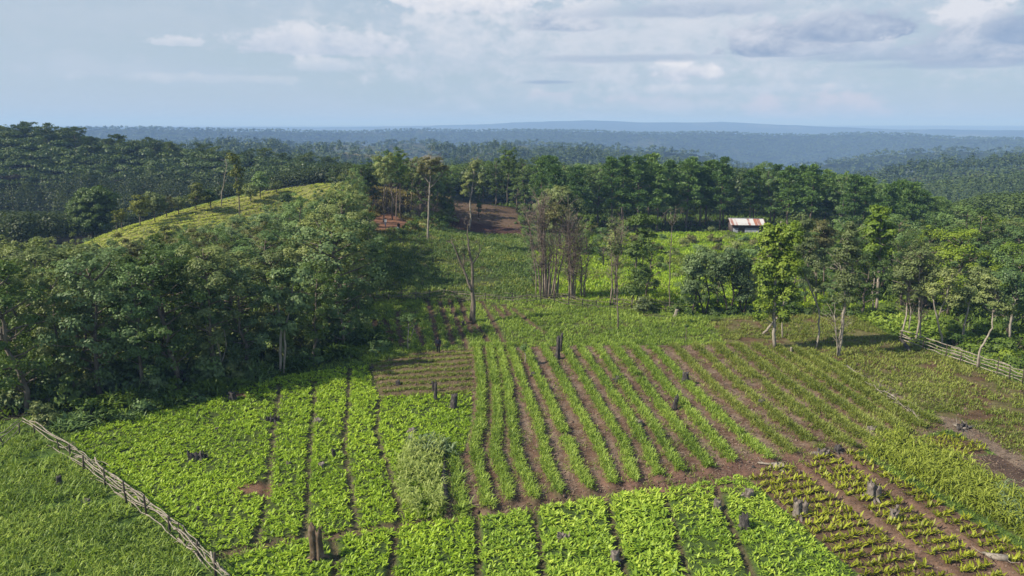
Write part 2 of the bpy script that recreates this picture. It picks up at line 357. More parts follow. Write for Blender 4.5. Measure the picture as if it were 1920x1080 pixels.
M['yellow'] = foliage('yellow green leaves', [(0.065, 0.082, 0.012), (0.146, 0.168, 0.020), (0.238, 0.246, 0.035)])
M['pine'] = foliage('pine needles', [(0.036, 0.073, 0.023), (0.089, 0.162, 0.039), (0.202, 0.294, 0.067)], trans=.2)
M['fpine'] = foliage('hill pine needles', [(0.034, 0.059, 0.019), (0.079, 0.118, 0.029), (0.172, 0.216, 0.049)], trans=.2)
M['shrub'] = foliage('shrub leaves', [(0.028, 0.059, 0.010), (0.077, 0.133, 0.020), (0.147, 0.210, 0.031)])
M['crop'] = foliage('broad crop leaves', [(0.123, 0.209, 0.012), (0.255, 0.381, 0.022), (0.405, 0.533, 0.044)], trans=.35, hue=0)
M['crop2'] = foliage('deep green broad crop leaves', [(0.124, 0.217, 0.017), (0.270, 0.393, 0.036), (0.445, 0.550, 0.069)], trans=.35, hue=0)
M['ycrop'] = foliage('yellowish crop leaves', [(0.143, 0.164, 0.010), (0.252, 0.276, 0.018), (0.370, 0.403, 0.034)], trans=.35, hue=0)
M['blade'] = foliage('grassy crop blades', [(0.093, 0.151, 0.019), (0.192, 0.283, 0.034), (0.314, 0.409, 0.065)], trans=.3, hue=0)
M['weed'] = foliage('weedy crop blades', [(0.095, 0.128, 0.017), (0.174, 0.211, 0.033), (0.274, 0.306, 0.065)], trans=.3, hue=0)
M['dry'] = foliage('dry olive weeds', [(.10, .078, .02), (.175, .145, .036), (.27, .23, .06)], trans=.2, hue=0)
M['grass'] = foliage('meadow grass', [(0.080, 0.133, 0.018), (0.175, 0.259, 0.033), (0.298, 0.377, 0.061)], trans=.3, hue=0)
M['slope'] = foliage('shade darkened slope grass', [(0.045, 0.089, 0.018), (0.109, 0.169, 0.032), (0.193, 0.266, 0.059)], trans=.3, hue=0)  # grass colour darkened to carry some of the tree shade on the slope
M['deep'] = foliage('shade darkened valley leaves', [(0.017, 0.029, 0.010), (0.038, 0.059, 0.017), (0.082, 0.107, 0.029)], hue=0)  # leaf colour darkened to stand for the shade down in the valley
M['ridgecrop'] = foliage('ridge crop leaves', [(0.211, 0.255, 0.039), (0.355, 0.408, 0.065), (0.501, 0.539, 0.104)], trans=.3, hue=0)
M['straw'] = foliage('dry straw litter', [(.10, .075, .05), (.22, .17, .115), (.36, .29, .20)], trans=.1, hue=0)
M['maize'] = foliage('pale maize leaves', [(0.119, 0.163, 0.030), (0.255, 0.316, 0.072), (0.425, 0.479, 0.153)], trans=.35, hue=0)
M['bluecrop'] = foliage('blue green crop leaves', [(.06, .10, .04), (.13, .18, .075), (.22, .28, .13)], trans=.25, hue=0)
M['ygrass'] = foliage('yellow green cane leaves', [(0.126, 0.170, 0.016), (0.235, 0.283, 0.034), (0.361, 0.402, 0.072)], trans=.35, hue=0)
M['bark'] = solid('grey brown bark', [(.05, .04, .03), (.14, .115, .09), (.22, .19, .15)], 5, stretch=(1, 1, .25), bump=.02)
M['palebark'] = solid('pale bark', [(.12, .10, .08), (.27, .235, .19), (.38, .34, .28)], 5, stretch=(1, 1, .3), bump=.02)
M['darkbark'] = solid('dark bark', [(.018, .015, .012), (.045, .036, .028), (.08, .065, .05)], 6, stretch=(1, 1, .3), bump=.02)
M['twig'] = solid('brown dry twigs', [(.11, .082, .066), (.20, .155, .125), (.28, .23, .19)], 3)
M['rail'] = solid('weathered pole wood', [(.09, .075, .06), (.22, .19, .155), (.34, .30, .25)], 7, stretch=(1, 1, 1), bump=.01)
M['post'] = solid('dark post wood', [(.03, .025, .02), (.075, .06, .048), (.12, .10, .08)], 8, stretch=(1, 1, .3), bump=.01)
M['char'] = solid('charred wood', [(.012, .011, .011), (.045, .040, .038), (.12, .108, .10)], 7, stretch=(1, 1, .4), bump=.03)
M['stump'] = solid('grey stump wood', [(.045, .036, .03), (.135, .112, .096), (.25, .22, .19)], 6, stretch=(1, 1, .5), bump=.04)
M['brownstump'] = solid('brown stump wood', [(.03, .02, .013), (.11, .078, .052), (.20, .15, .105)], 5, stretch=(1, 1, .3), bump=.04)

# ------------------------------------------------------------------ ground: one polar sheet, cut into near ground and far hills
ang = np.linspace(-68, 68, 721) * math.pi / 180
rr = np.concatenate([np.arange(10, 30, 1.0), np.arange(30, 100, .2), np.arange(100, 130, .4), np.geomspace(130, R0, 110)])
rf = np.geomspace(R0, 15500, 330)
def sheet(r):
    A, Rr = np.meshgrid(ang, r); x = (Rr * np.sin(A)).ravel(); y = (Rr * np.cos(A)).ravel(); z = H(x, y)
    n, k = len(r), len(ang); i = (np.arange(n - 1)[:, None] * k + np.arange(k - 1)[None]).ravel()
    return x, y, z, np.stack([i, i + 1, i + k + 1, i + k], 1)[:, ::-1]
def groundmat(name):
    m, nt = newmat(name)
    a = N(nt, 'ShaderNodeAttribute', attribute_name='soil'); tc = N(nt, 'ShaderNodeTexCoord')
    n1 = N(nt, 'ShaderNodeTexNoise'); n1.inputs['Scale'].default_value = 1.1; n1.inputs['Detail'].default_value = 9; n1.inputs['Roughness'].default_value = .7
    n2 = N(nt, 'ShaderNodeTexNoise'); n2.inputs['Scale'].default_value = .13; n2.inputs['Detail'].default_value = 4
    n3 = N(nt, 'ShaderNodeTexVoronoi'); n3.inputs['Scale'].default_value = 2.6
    for n in (n1, n2, n3): nt.links.new(tc.outputs['Object'], n.inputs['Vector'])
    f = Mx(nt, 'ADD', Mx(nt, 'MULTIPLY', n1.outputs['Fac'], 1.7), Mx(nt, 'ADD', Mx(nt, 'MULTIPLY', n2.outputs['Fac'], .7), -.2))
    n4 = N(nt, 'ShaderNodeTexNoise'); n4.inputs['Scale'].default_value = 8; n4.inputs['Detail'].default_value = 5; nt.links.new(tc.outputs['Object'], n4.inputs['Vector'])
    f = Mx(nt, 'ADD', Mx(nt, 'ADD', f, Mx(nt, 'MULTIPLY', Mx(nt, 'SUBTRACT', n4.outputs['Fac'], .5), 1.3)), Mx(nt, 'MULTIPLY', n3.outputs['Distance'], -.35))
    cmb = N(nt, 'ShaderNodeCombineColor'); [nt.links.new(f, cmb.inputs[i]) for i in range(3)]
    c = mixc(nt, 1, a.outputs['Color'], cmb.outputs[0], 'MULTIPLY')
    p = N(nt, 'ShaderNodeBsdfPrincipled'); p.inputs['Roughness'].default_value = .95; p.inputs['Specular IOR Level'].default_value = .1
    nt.links.new(c, p.inputs['Base Color'])
    b = N(nt, 'ShaderNodeBump'); b.inputs['Strength'].default_value = .8; b.inputs['Distance'].default_value = .12
    nt.links.new(n1.outputs['Fac'], b.inputs['Height']); nt.links.new(b.outputs[0], p.inputs['Normal'])
    o = N(nt, 'ShaderNodeOutputMaterial'); nt.links.new(p.outputs[0], o.inputs[0])
    return m
M['ground'] = groundmat('soil and turf')
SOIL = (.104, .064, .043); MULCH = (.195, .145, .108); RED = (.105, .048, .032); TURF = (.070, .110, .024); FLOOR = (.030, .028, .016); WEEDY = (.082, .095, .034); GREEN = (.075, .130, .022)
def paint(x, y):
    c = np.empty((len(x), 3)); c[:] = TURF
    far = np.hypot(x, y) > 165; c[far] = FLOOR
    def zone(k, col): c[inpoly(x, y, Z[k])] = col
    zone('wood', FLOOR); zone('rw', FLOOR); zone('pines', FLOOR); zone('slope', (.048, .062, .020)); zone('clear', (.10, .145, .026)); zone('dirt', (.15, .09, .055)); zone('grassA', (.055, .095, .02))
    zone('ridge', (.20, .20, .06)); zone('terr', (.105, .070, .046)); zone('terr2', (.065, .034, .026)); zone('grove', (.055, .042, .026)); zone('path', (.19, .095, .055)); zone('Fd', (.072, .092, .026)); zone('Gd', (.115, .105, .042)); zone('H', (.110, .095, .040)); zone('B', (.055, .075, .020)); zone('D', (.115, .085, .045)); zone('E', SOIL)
    zone('L', (.055, .085, .020)); zone('J', SOIL); zone('K', (.085, .10, .028)); zone('bare', (.072, .048, .036)); zone('Lp', SOIL); zone('deb', (.17, .125, .095))
    nz = fbm(x / 2.2, y / 2.2, 21, 4)
    e = inpoly(x, y, Z['E']); X, Y = x[e], y[e]; d = np.full(X.shape, 9.)
    for r in WROWS: d = np.minimum(d, dline(X, Y, r))
    mul = np.clip((fbm(X * 1.1, Y * 1.1, 31, 3) + .12) * 5, 0, 1) * np.clip((d - .4) * 4, 0, 1) * .65
    gr = np.clip((.42 - d) * 5, 0, 1) * .35
    c[e] = c[e] * (1 - mul[:, None]) + np.array(MULCH) * mul[:, None]; c[e] = c[e] * (1 - gr[:, None]) + np.array(TURF) * gr[:, None]
    for k in ('Gd', 'H', 'Fd'):
        q = inpoly(x, y, Z[k]); g = np.clip(nz[q] * 4 + .1, 0, 1)[:, None] * (.8 if k != 'Fd' else .4); c[q] = c[q] * (1 - g) + np.array((.10, .056, .036)) * g
    q = inpoly(x, y, Z['slope']); g = np.clip(fbm(x[q] / 5, y[q] / 5, 44, 3) * 4 - .2, 0, 1)[:, None]; c[q] = c[q] * (1 - g * .7) + np.array((.10, .085, .04)) * g * .7
    near = (y < 92) & (np.abs(x) < 60); X, Y = x[near], y[near]; cn = c[near]
    for fs, w, col in ((WFB, .3, (.085, .075, .04)), (WFL, .26, (.07, .058, .032)), (WFJ, .5, (.13, .082, .058)), (WUF, .40, (.090, .056, .040)), ([WPATH], .5, (.12, .085, .055))):
        for r in fs:
            g = np.clip(1.6 - dline(X, Y, r) / w * 1.4, 0, 1)[:, None]; cn = cn * (1 - g) + np.array(col) * g
    for (px, w) in (((1240, 905), 1.4), ((1390, 880), 1.3), ((1500, 868), 1.2)):   # trodden soil along the lower end of the rows
        gx, gy = G0(*px); g = np.clip(1.5 - np.hypot((X - gx) / 3.5, Y - gy) / w, 0, 1)[:, None]; cn = cn * (1 - g) + np.array((.13, .075, .055)) * g
    for u, v, w in ((445, 742, .7), (492, 918, .8), (465, 915, .7)):
        gx, gy = G0(u, v); g = np.clip(1.6 - np.hypot(X - gx, Y - gy) / w, 0, 1)[:, None]; cn = cn * (1 - g) + np.array((.15, .085, .055)) * g
    c[near] = cn
    return c
def paint_far(x, y, z):
    c = np.empty((len(x), 3)); c[:] = (.030, .045, .020); u = 960 + F * x / np.maximum(y, 1) * 1.02; r = np.hypot(x, y)
    g = clearing(x, y); c[g] = (.125, .115, .062)
    g2 = (fbm(x / 160, y / 160, 61, 3) > .33) & (r > 500); c[g2] = (.075, .085, .040)
    return c
def clearing(x, y):
    u = 960 + F * x / np.maximum(y, 1) * 1.02; r = np.hypot(x, y)
    e = 60 * fbm(x / 45, y / 45, 77, 3); return (u > 610 + e) & (u < 830 + e) & (r > 470) & (r < 800) & (fbm(x / 60, y / 60, 71, 3) > -.22) & (y > 0)
def build_sheet(name, r, pf, kindlabel):
    x, y, z, q = sheet(r); mb = MB(); mb.add(np.stack([x, y, z], 1), q)
    me = mb.mesh(name, M['ground'], smooth=True)
    col = pf(x, y) if pf is paint else pf(x, y, z)
    a = me.attributes.new('soil', 'FLOAT_COLOR', 'POINT'); a.data.foreach_set('color', np.concatenate([col, np.ones((len(col), 1))], 1).astype(np.float32).ravel())
    o = link(name, me); tag(o, kindlabel[0], kindlabel[1], kind='structure'); return o
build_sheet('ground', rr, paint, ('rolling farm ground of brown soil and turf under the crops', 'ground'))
build_sheet('hills', rf, paint_far, ('forested hills fading blue towards the horizon', 'hills'))

# ------------------------------------------------------------------ world: sky, clouds, sun, haze
SUN_EL, SUN_AZ = rad(41), rad(-107)         # azimuth from +Y towards +X: the sun stands to the left, slightly behind the camera
w = bpy.data.worlds.new('World'); SC.world = w; w.use_nodes = True; nt = w.node_tree; nt.nodes.clear()
sky = N(nt, 'ShaderNodeTexSky', sky_type='NISHITA', sun_disc=False); sky.sun_elevation = SUN_EL; sky.sun_rotation = SUN_AZ; sky.altitude = 800; sky.dust_density = 1.5
tc = N(nt, 'ShaderNodeTexCoord'); sep = N(nt, 'ShaderNodeSeparateXYZ'); nt.links.new(tc.outputs['Generated'], sep.inputs[0])
X, Y, Zc = sep.outputs
AZ = Mx(nt, 'ARCTAN2', X, Y); EL = Mx(nt, 'ARCSINE', Zc)
cv = N(nt, 'ShaderNodeCombineXYZ'); nt.links.new(AZ, cv.inputs[0]); nt.links.new(Mx(nt, 'MULTIPLY', EL, 1.6), cv.inputs[1])
def noise(scale, detail=5, rough=.55, vec=None, dist=0):
    n = N(nt, 'ShaderNodeTexNoise'); n.inputs['Scale'].default_value = scale; n.inputs['Detail'].default_value = detail; n.inputs['Roughness'].default_value = rough; n.inputs['Distortion'].default_value = dist
    nt.links.new(vec or cv.outputs[0], n.inputs['Vector']); return n.outputs['Fac']
nb = noise(16, 8, .6); nf = noise(45, 6, .6)
NZ = Mx(nt, 'ADD', Mx(nt, 'MULTIPLY', Mx(nt, 'SUBTRACT', nb, .5), 2.3), Mx(nt, 'MULTIPLY', Mx(nt, 'SUBTRACT', nf, .5), 1.5))
sk = N(nt, 'ShaderNodeVectorMath', operation='SCALE'); nt.links.new(sky.outputs[0], sk.inputs[0]); sk.inputs['Scale'].default_value = .10
grad = ramp(nt, Mx(nt, 'MULTIPLY', EL, 4.0, True), [(0, srgb(178, 199, 215)), (.18, srgb(181, 201, 216)), (.45, srgb(187, 203, 217)), (.8, srgb(180, 200, 219)), (1, srgb(166, 193, 220))])
c = mixc(nt, .86, sk.outputs[0], grad)
# thin high veil, drawn out sideways
st = N(nt, 'ShaderNodeCombineXYZ'); nt.links.new(AZ, st.inputs[0]); nt.links.new(Mx(nt, 'MULTIPLY', EL, 5), st.inputs[1])
vl = noise(3.2, 7, .6, st.outputs[0], .6)
c = mixc(nt, Mx(nt, 'MULTIPLY', Mx(nt, 'SUBTRACT', vl, .42), 3.0, True), c, srgb(188, 203, 220))
vl2 = noise(7, 7, .6, st.outputs[0], .4)
def ell(u, v, ru, up, dn, amp, soft, wob=1.0):
    a, dy, dz = ray(u, v); az0 = math.atan2(a, dy); el0 = math.atan2(dz, math.hypot(a, dy))
    dx = Mx(nt, 'DIVIDE', Mx(nt, 'SUBTRACT', AZ, az0), ru / F); de = Mx(nt, 'SUBTRACT', EL, el0)
    e = Mx(nt, 'MAXIMUM', Mx(nt, 'DIVIDE', de, up / F), Mx(nt, 'DIVIDE', de, -dn / F))
    d = Mx(nt, 'SQRT', Mx(nt, 'ADD', Mx(nt, 'MULTIPLY', dx, dx), Mx(nt, 'MULTIPLY', e, e)))
    m = Mx(nt, 'DIVIDE', Mx(nt, 'ADD', Mx(nt, 'SUBTRACT', 1, d), Mx(nt, 'MULTIPLY', NZ, wob)), soft, True)
    m = Mx(nt, 'MULTIPLY', Mx(nt, 'MULTIPLY', m, m), Mx(nt, 'SUBTRACT', 3, Mx(nt, 'MULTIPLY', m, 2)))   # smoothstep
    return Mx(nt, 'MULTIPLY', m, amp), Mx(nt, 'DIVIDE', de, up / F)
def cloud(u, v, ru, up, dn, amp, soft, lit, shade, wob=1.0, bias=.35):
    global c
    m, h = ell(u, v, ru, up, dn, amp, soft, wob)
    f = Mx(nt, 'ADD', Mx(nt, 'ADD', Mx(nt, 'MULTIPLY', h, .7), bias), Mx(nt, 'MULTIPLY', NZ, .9), True)
    c = mixc(nt, m, c, mixc(nt, f, shade, lit))
WH = srgb(226, 229, 237); GR = srgb(160, 178, 203); PK = srgb(214, 212, 223); BW = srgb(244, 243, 246); LG = srgb(198, 210, 225)
cloud(1250, 60, 680, 130, 170, .95, .9, srgb(222, 226, 235), srgb(203, 213, 226), .9); cloud(330, 40, 520, 70, 60, .4, .9, srgb(200, 211, 223), srgb(190, 204, 220), .9)
cloud(850, 70, 150, 70, 110, .6, .7, WH, LG, .9)
cloud(890, 10, 170, 40, 14, 1, .35, BW, srgb(206, 214, 228), .9)
cloud(600, 92, 195, 44, 14, .95, .4, WH, srgb(190, 203, 221), .6)
cloud(610, 124, 78, 20, 14, .8, .5, WH, LG, .6)
cloud(328, 82, 48, 16, 6, .9, .4, WH, LG, .6)
cloud(140, 132, 150, 34, 16, .4, .8, srgb(200, 211, 226), LG, .9); cloud(420, 150, 220, 12, 8, .4, .7, WH, LG, .9)
cloud(1060, 48, 95, 42, 12, .9, .4, WH, GR, .7)
cloud(1290, 22, 240, 24, 12, .7, .6, srgb(190, 202, 220), GR, .8)
cloud(1285, 138, 85, 26, 14, .9, .7, BW, srgb(200, 208, 224), 1.2); cloud(1235, 128, 40, 16, 8, .8, .6, BW, LG, 1.2)
cloud(1340, 168, 340, 12, 10, .5, .7, WH, LG, .9)
cloud(1180, 110, 240, 10, 9, .5, .7, GR, GR, .8)
cloud(1475, 96, 125, 64, 10, 1, .25, srgb(212, 217, 229), srgb(148, 168, 196), .55, .3)
cloud(1612, 62, 112, 46, 14, 1, .25, srgb(203, 211, 225), srgb(150, 169, 197), .6, .25)
cloud(1860, 100, 150, 86, 18, 1, .3, WH, srgb(160, 178, 203), .7, .3)
cloud(1930, 62, 75, 44, 20, .9, .35, srgb(180, 193, 213), srgb(146, 168, 198), .6)
cloud(1650, 104, 180, 22, 12, .7, .5, srgb(190, 202, 220), GR, .7)
cloud(1800, 120, 200, 10, 8, .6, .6, GR, GR, .7)
cloud(1435, 216, 50, 38, 10, .7, .5, PK, srgb(182, 198, 218), .6, .45); cloud(1570, 218, 115, 46, 10, .7, .5, PK, srgb(182, 198, 218), .8, .45)
cloud(1220, 198, 170, 24, 12, .45, .7, PK, LG, .9); cloud(1030, 154, 60, 5, 5, .8, .6, GR, GR, .4)
cloud(1040, 182, 70, 12, 8, .55, .6, PK, LG, .8)
bg = N(nt, 'ShaderNodeBackground'); nt.links.new(c, bg.inputs[0]); bg.inputs['Strength'].default_value = .61
o = N(nt, 'ShaderNodeOutputWorld'); nt.links.new(bg.outputs[0], o.inputs[0])
sun = bpy.data.lights.new('sun', 'SUN'); sun.energy = 5.0; sun.angle = rad(.6); sun.color = (1, .92, .78)
so = bpy.data.objects.new('sun', sun); COL.objects.link(so)
tosun = Vector((math.sin(SUN_AZ) * math.cos(SUN_EL), math.cos(SUN_AZ) * math.cos(SUN_EL), math.sin(SUN_EL)))
so.rotation_euler = tosun.to_track_quat('Z', 'Y').to_euler(); so.location = (-60, -20, 90)
SC.view_settings.view_transform = 'Standard'; SC.view_settings.look = 'None'; SC.view_settings.exposure = 0.70; SC.view_settings.gamma = 1
SC.cycles.use_denoising = True; SC.cycles.max_bounces = 6; SC.cycles.volume_bounces = 0; SC.cycles.transparent_max_bounces = 8

hz, nh = newmat('haze')
pv = N(nh, 'ShaderNodeVolumePrincipled'); pv.inputs['Color'].default_value = (.29, .49, .94, 1); pv.inputs['Absorption Color'].default_value = (.36, .36, .36, 1); pv.inputs['Density'].default_value = 2.7e-4; pv.inputs['Anisotropy'].default_value = 0
oo = N(nh, 'ShaderNodeOutputMaterial'); nh.links.new(pv.outputs[0], oo.inputs['Volume'])
def hazebox(zlo, zhi):
    b = MB(); s = 16500
    v = [(x, y, z) for z in (zlo, zhi) for y in (-600, s) for x in (-s, s)]
    b.add(v, [(0, 2, 3, 1), (4, 5, 7, 6), (0, 1, 5, 4), (2, 6, 7, 3), (0, 4, 6, 2), (1, 3, 7, 5)])
    tag(b.obj('haze', hz), 'pale blue haze in the air over the hills', 'haze', kind='stuff')
# ------------------------------------------------------------------ crops
def hz_(q): return H(q[:, 0], q[:, 1])
def broad(q, scale, n, mb, rng=R, Wd=.13, droop=.5, e0=(.25, 1.1)):
    """n broad leaves per plant"""
    k = len(q); z = hz_(q); p = np.repeat(np.stack([q[:, 0], q[:, 1], z], 1), n, 0)
    p[:, :2] += rng.normal(0, .05, (len(p), 2)); L = scale * rng.uniform(.65, 1.2, len(p)); p[:, 2] += rng.uniform(.0, .2, len(p)) * scale
    var = np.clip(np.repeat(rng.normal(.5, .14, k) + fbm(q[:, 0] / 4, q[:, 1] / 4, 91, 3) * .5, n) + rng.normal(0, .17, len(p)), 0, 1)
    blades(mb, p, rng.uniform(0, 6.283, len(p)), rng.uniform(*e0, len(p)), L, L * Wd / .45 * rng.uniform(.8, 1.25, len(p)), droop * rng.uniform(.4, 1.6, len(p)), var)
def tuft(q, scale, n, mb, rng=R, Wd=.035, spread=.07, var0=.5, vs=.2):
    k = len(q); z = hz_(q); p = np.repeat(np.stack([q[:, 0], q[:, 1], z], 1), n, 0); p[:, :2] += rng.normal(0, spread, (len(p), 2))
    L = scale * rng.uniform(.5, 1.25, len(p)); var = np.clip(np.repeat(rng.normal(var0, vs, k) + fbm(q[:, 0] / 4, q[:, 1] / 4, 92, 3) * .55, n) + rng.normal(0, .15, len(p)), 0, 1)
    blades(mb, p, rng.uniform(0, 6.283, len(p)), rng.uniform(.6, 1.45, len(p)), L, Wd * rng.uniform(.7, 1.4, len(p)), rng.uniform(.2, 1.3, len(p)), var)
def off(q, lines, w):
    k = np.ones(len(q), bool)
    for l in lines: k &= dline(q[:, 0], q[:, 1], l) > w * (1 + .5 * vnoise(q[:, 0] * 2, q[:, 1] * 2, 5))
    return q[k]
GAPS = [(372, 858, .7), (480, 918, .9), (465, 917, .6), (512, 788, .5), (445, 742, .6), (605, 870, .2), (770, 812, .25), (596, 1050, .5), (1055, 1008, .3), (1153, 1052, .35)]
def thin(q):
    for u, v, w in GAPS:
        gx, gy = G0(u, v); q = q[np.hypot(q[:, 0] - gx, q[:, 1] - gy) > w * (1 + vnoise(q[:, 0] * 4, q[:, 1] * 4, 8))]
    d = fbm(q[:, 0] / 2.5, q[:, 1] / 2.5, 15, 3)
    return q[R.random(len(q)) < np.clip(1.05 + d * 1.3, .55, 1)]
# dense left block, one bed between each pair of furrows
qB = thin(off(scatter(Z['B'], 19), WFB + [WPATH], .2))
def side(q, line):             # which side of a furrow, by comparing x at the same depth
    l = np.array(sorted(line, key=lambda p: p[1])); return q[:, 0] > np.interp(q[:, 1], l[:, 1], l[:, 0])
ib = sum(side(qB, f).astype(int) for f in WFB)
nmB = ['wide bright green leafy bed beside the left pole fence', 'leafy green bed with a dark root clump at its upper end', 'leafy green bed with the sharp little stake in it, behind the tall hollow stump',
       'curving leafy green bed running up to the brown weeded patch', 'leafy green bed below the brown weeded patch, with the pale maize at its lower end']
for k in range(5):
    mb = MB(); broad(qB[ib == k], .27, 6, mb); g = scatter(Z['B'], 5) if k == 0 else None
    if g is not None:
        tuft(off(g, [WPATH], .1)[:900], .25, 4, mb)
    tag(mb.obj('crop_bed', M['crop']), nmB[k], 'crop bed', 'leafy crop beds of the near field', kind='stuff')
qL = off(scatter(Z['L'], 27), WFL, .22); qL = qL[(np.sin((qL[:, 1] - .27 * qL[:, 0] + .12 * vnoise(qL[:, 0] * 1.5, qL[:, 1], 4)) * 2 * np.pi / .52) > -.25) | (R.random(len(qL)) < .15)]; qL = thin(qL); il = sum(side(qL, f).astype(int) for f in WFL)
nmL = ['short leafy bed between the pole fence end and the tall hollow stump', 'leafy bed just right of the tall hollow stump, below the path', 'leafy bed below the path under the pale maize patch', 'leafy bed below the path in line with the leftmost grassy ridge',
       'leafy bed with a low grey stump in its middle', 'brightest leafy bed with tall upright leaves, right of the low round stump', 'narrow leafy bed with two small grey stumps along its edge', 'leafy bed bordering the sparse yellow planting on brown soil']
for k in range(8):
    mb = MB(); q = qL[il == k]
    broad(q, (.29, .29, .30, .32, .35, .39, .28, .27)[k], 6, mb, droop=.45)
    tag(mb.obj('crop_bed', M['crop2'] if k in (3, 4, 5, 6, 7) else M['crop']), nmL[k], 'crop bed', 'leafy crop beds of the near field', kind='stuff')
# sparse yellowish planting in short cross rows
def sparse(poly, mb, furrows, dirv, step, sp, scale):
    P_ = np.array(poly); cx, cy = P_.mean(0); d = np.array(dirv) / np.hypot(*dirv); n = np.array([-d[1], d[0]]); out = []
    for a in np.arange(-30, 30, step):
        for b in np.arange(-30, 30, sp):
            if R.random() < .06: continue
            q = np.array([cx, cy]) + n * (a + R.normal(0, .05) + .10 * math.sin(b * .7 + a)) + d * (b + R.normal(0, .07)); out.append(q)
    q = np.array(out); q = q[inpoly(q[:, 0], q[:, 1], poly)]; q = off(q, furrows, .42)
    broad(q, scale, 5, mb, Wd=.10, droop=.35, e0=(.5, 1.3)); return q
(a0, b0), (a1, b1) = G0(1500, 960), G0(1640, 940)
qs = []
mb = MB(); sparse(Z['J'], mb, WFJ, (a1 - a0, b1 - b0), .80, .15, .42)
tag(mb.obj('young_crop', M['ycrop']), 'sparse yellow green young plants in short rows on brown soil', 'young crop', kind='stuff')
mb = MB(); sparse(Z['Lp'], mb, [], (1, .1), .5, .22, .36)
tag(mb.obj('young_crop', M['ycrop']), 'small square patch of yellow green plants beside the bare brown plot', 'young crop', kind='stuff')
# grassy crop on ridges: every ridge is one row
ordn = ['first', 'second', 'third', 'fourth', 'fifth', 'sixth', 'seventh', 'eighth', 'ninth', 'tenth', 'eleventh', 'twelfth', 'thirteenth', 'fourteenth', 'fifteenth', 'sixteenth', 'seventeenth', 'eighteenth', 'nineteenth', 'twentieth']
for i, r in enumerate(WROWS):
    l = np.array(r); seg = np.hypot(*np.diff(l, axis=0).T); cs = np.concatenate([[0], np.cumsum(seg)]); n = int(cs[-1] * (29 if i < 9 else 34 if i < 14 else 46))
    t = R.random(n) * cs[-1]; px = np.interp(t, cs, l[:, 0]); py = np.interp(t, cs, l[:, 1])
    wd = .21 if i < 9 else .27 if i < 14 else .40
    q = np.stack([px + R.normal(0, wd, n) * .8, py + R.normal(0, .1, n)], 1)
    keep = vnoise(q[:, 0] * .8 + i * 9, q[:, 1] * .8, 2) > (-.42 if i < 9 else -.36); q = q[keep]
    mb = MB(); tuft(q, .44, 8, mb, Wd=.042, spread=.08, var0=.55)
    tag(mb.obj('crop_row', M['blade'] if i < 12 else M['weed']), f'{ordn[i]} grassy green ridge row, counted from the brown weeded patch rightward', 'crop row', 'grassy crop rows on ridges across the middle field', kind='stuff')
q = W([(848, 860), (858, 900), (866, 950), (868, 968)]); t = R.random((160, 1)); q = np.array(q)[0] + t * (np.array(q)[3] - np.array(q)[0]) + R.normal(0, .22, (160, 2))
mb = MB(); tuft(q, .55, 9, mb, Wd=.05); tag(mb.obj('crop_row', M['blade']), 'short grassy row between the pale maize and the long ridges', 'crop row', 'grassy crop rows on ridges across the middle field', kind='stuff')
def strew(name, mat, poly, dens, scale, n, label, cat, lines=(), w=.3, patch=None, Wd=.035, spread=.09, taper=None):
    q = scatter(poly, dens)
    if lines: q = off(q, lines, w)
    if patch: q = q[fbm(q[:, 0] / patch[0], q[:, 1] / patch[0], patch[2], 3) > patch[1]]
    mb = MB(); tuft(q, scale, n, mb, Wd=Wd, spread=spread)
    return tag(mb.obj(name, mat), label, cat, kind='stuff')
strew('weeds', M['weed'], Z['E'], 5, .30, 6, 'thin green weeds scattered over the furrows of the ridged field', 'weeds', WROWS[:9], .45, (2.2, .02, 3))
strew('crop_field', M['blade'], Z['Fd'], 13, .42, 6, 'upper green crop field with dark furrows below the brush fence', 'crop field', WUF, .38, (1.8, -.42, 33), Wd=.05, spread=.12)
strew('crop_field', M['weed'], Z['Gd'], 13, .36, 6, 'patchy weedy crop field around the pale leaning trunk', 'crop field', (), .3, (2.6, -.28, 34), Wd=.05, spread=.12)
strew('crop_field', M['weed'], Z['H'], 13, .38, 6, 'patchy green and brown field between the debris line and the right rail fence', 'crop field', (), .3, (2.4, -.22, 35), Wd=.05, spread=.13)
strew('grass', M['blade'], Z['grassA'], 1.6, .85, 9, 'taller pale grass clumps sticking out of the lush grass outside the fence', 'grass', [W(FENCE_A)], .3, (2.0, -.1, 66), Wd=.06, spread=.10)
strew('grass', M['grass'], Z['grassA'], 26, .46, 7, 'tall lush grass outside the left pole fence', 'grass', [W(FENCE_A)], .3, (2.2, -.27, 36), Wd=.055, spread=.13)
strew('grass', M['weed'], Z['slope'], 2.6, .5, 6, 'olive weeds mixed into the grassy slope behind the brush fence', 'weeds', (), .3, (3.0, -.05, 57), Wd=.085, spread=.22)
strew('grass', M['slope'], Z['slope'], 4.5, .55, 7, 'green grass and low growth on the slope behind the brush fence', 'grass', (), .3, (4.0, -.33, 37), Wd=.085, spread=.22)
strew('grass', M['weed'], Z['clear'], 3.5, .5, 6, 'olive brown weeds in patches on the clearing below the hut', 'weeds', (), .3, (6.0, .02, 58), Wd=.10, spread=.25)
strew('grass', M['crop'], Z['clear'], 4.0, .55, 7, 'bright green clearing below the tin roofed hut', 'grass', (), .3, (5.0, -.36, 38), Wd=.10, spread=.25)
mb = MB(); broad(scatter(Z['taro'], 5), .55, 6, mb, Wd=.17); tag(mb.obj('crop_bed', M['grass']), 'strip of large bright leaves where the right rail fence begins', 'crop bed', kind='stuff')
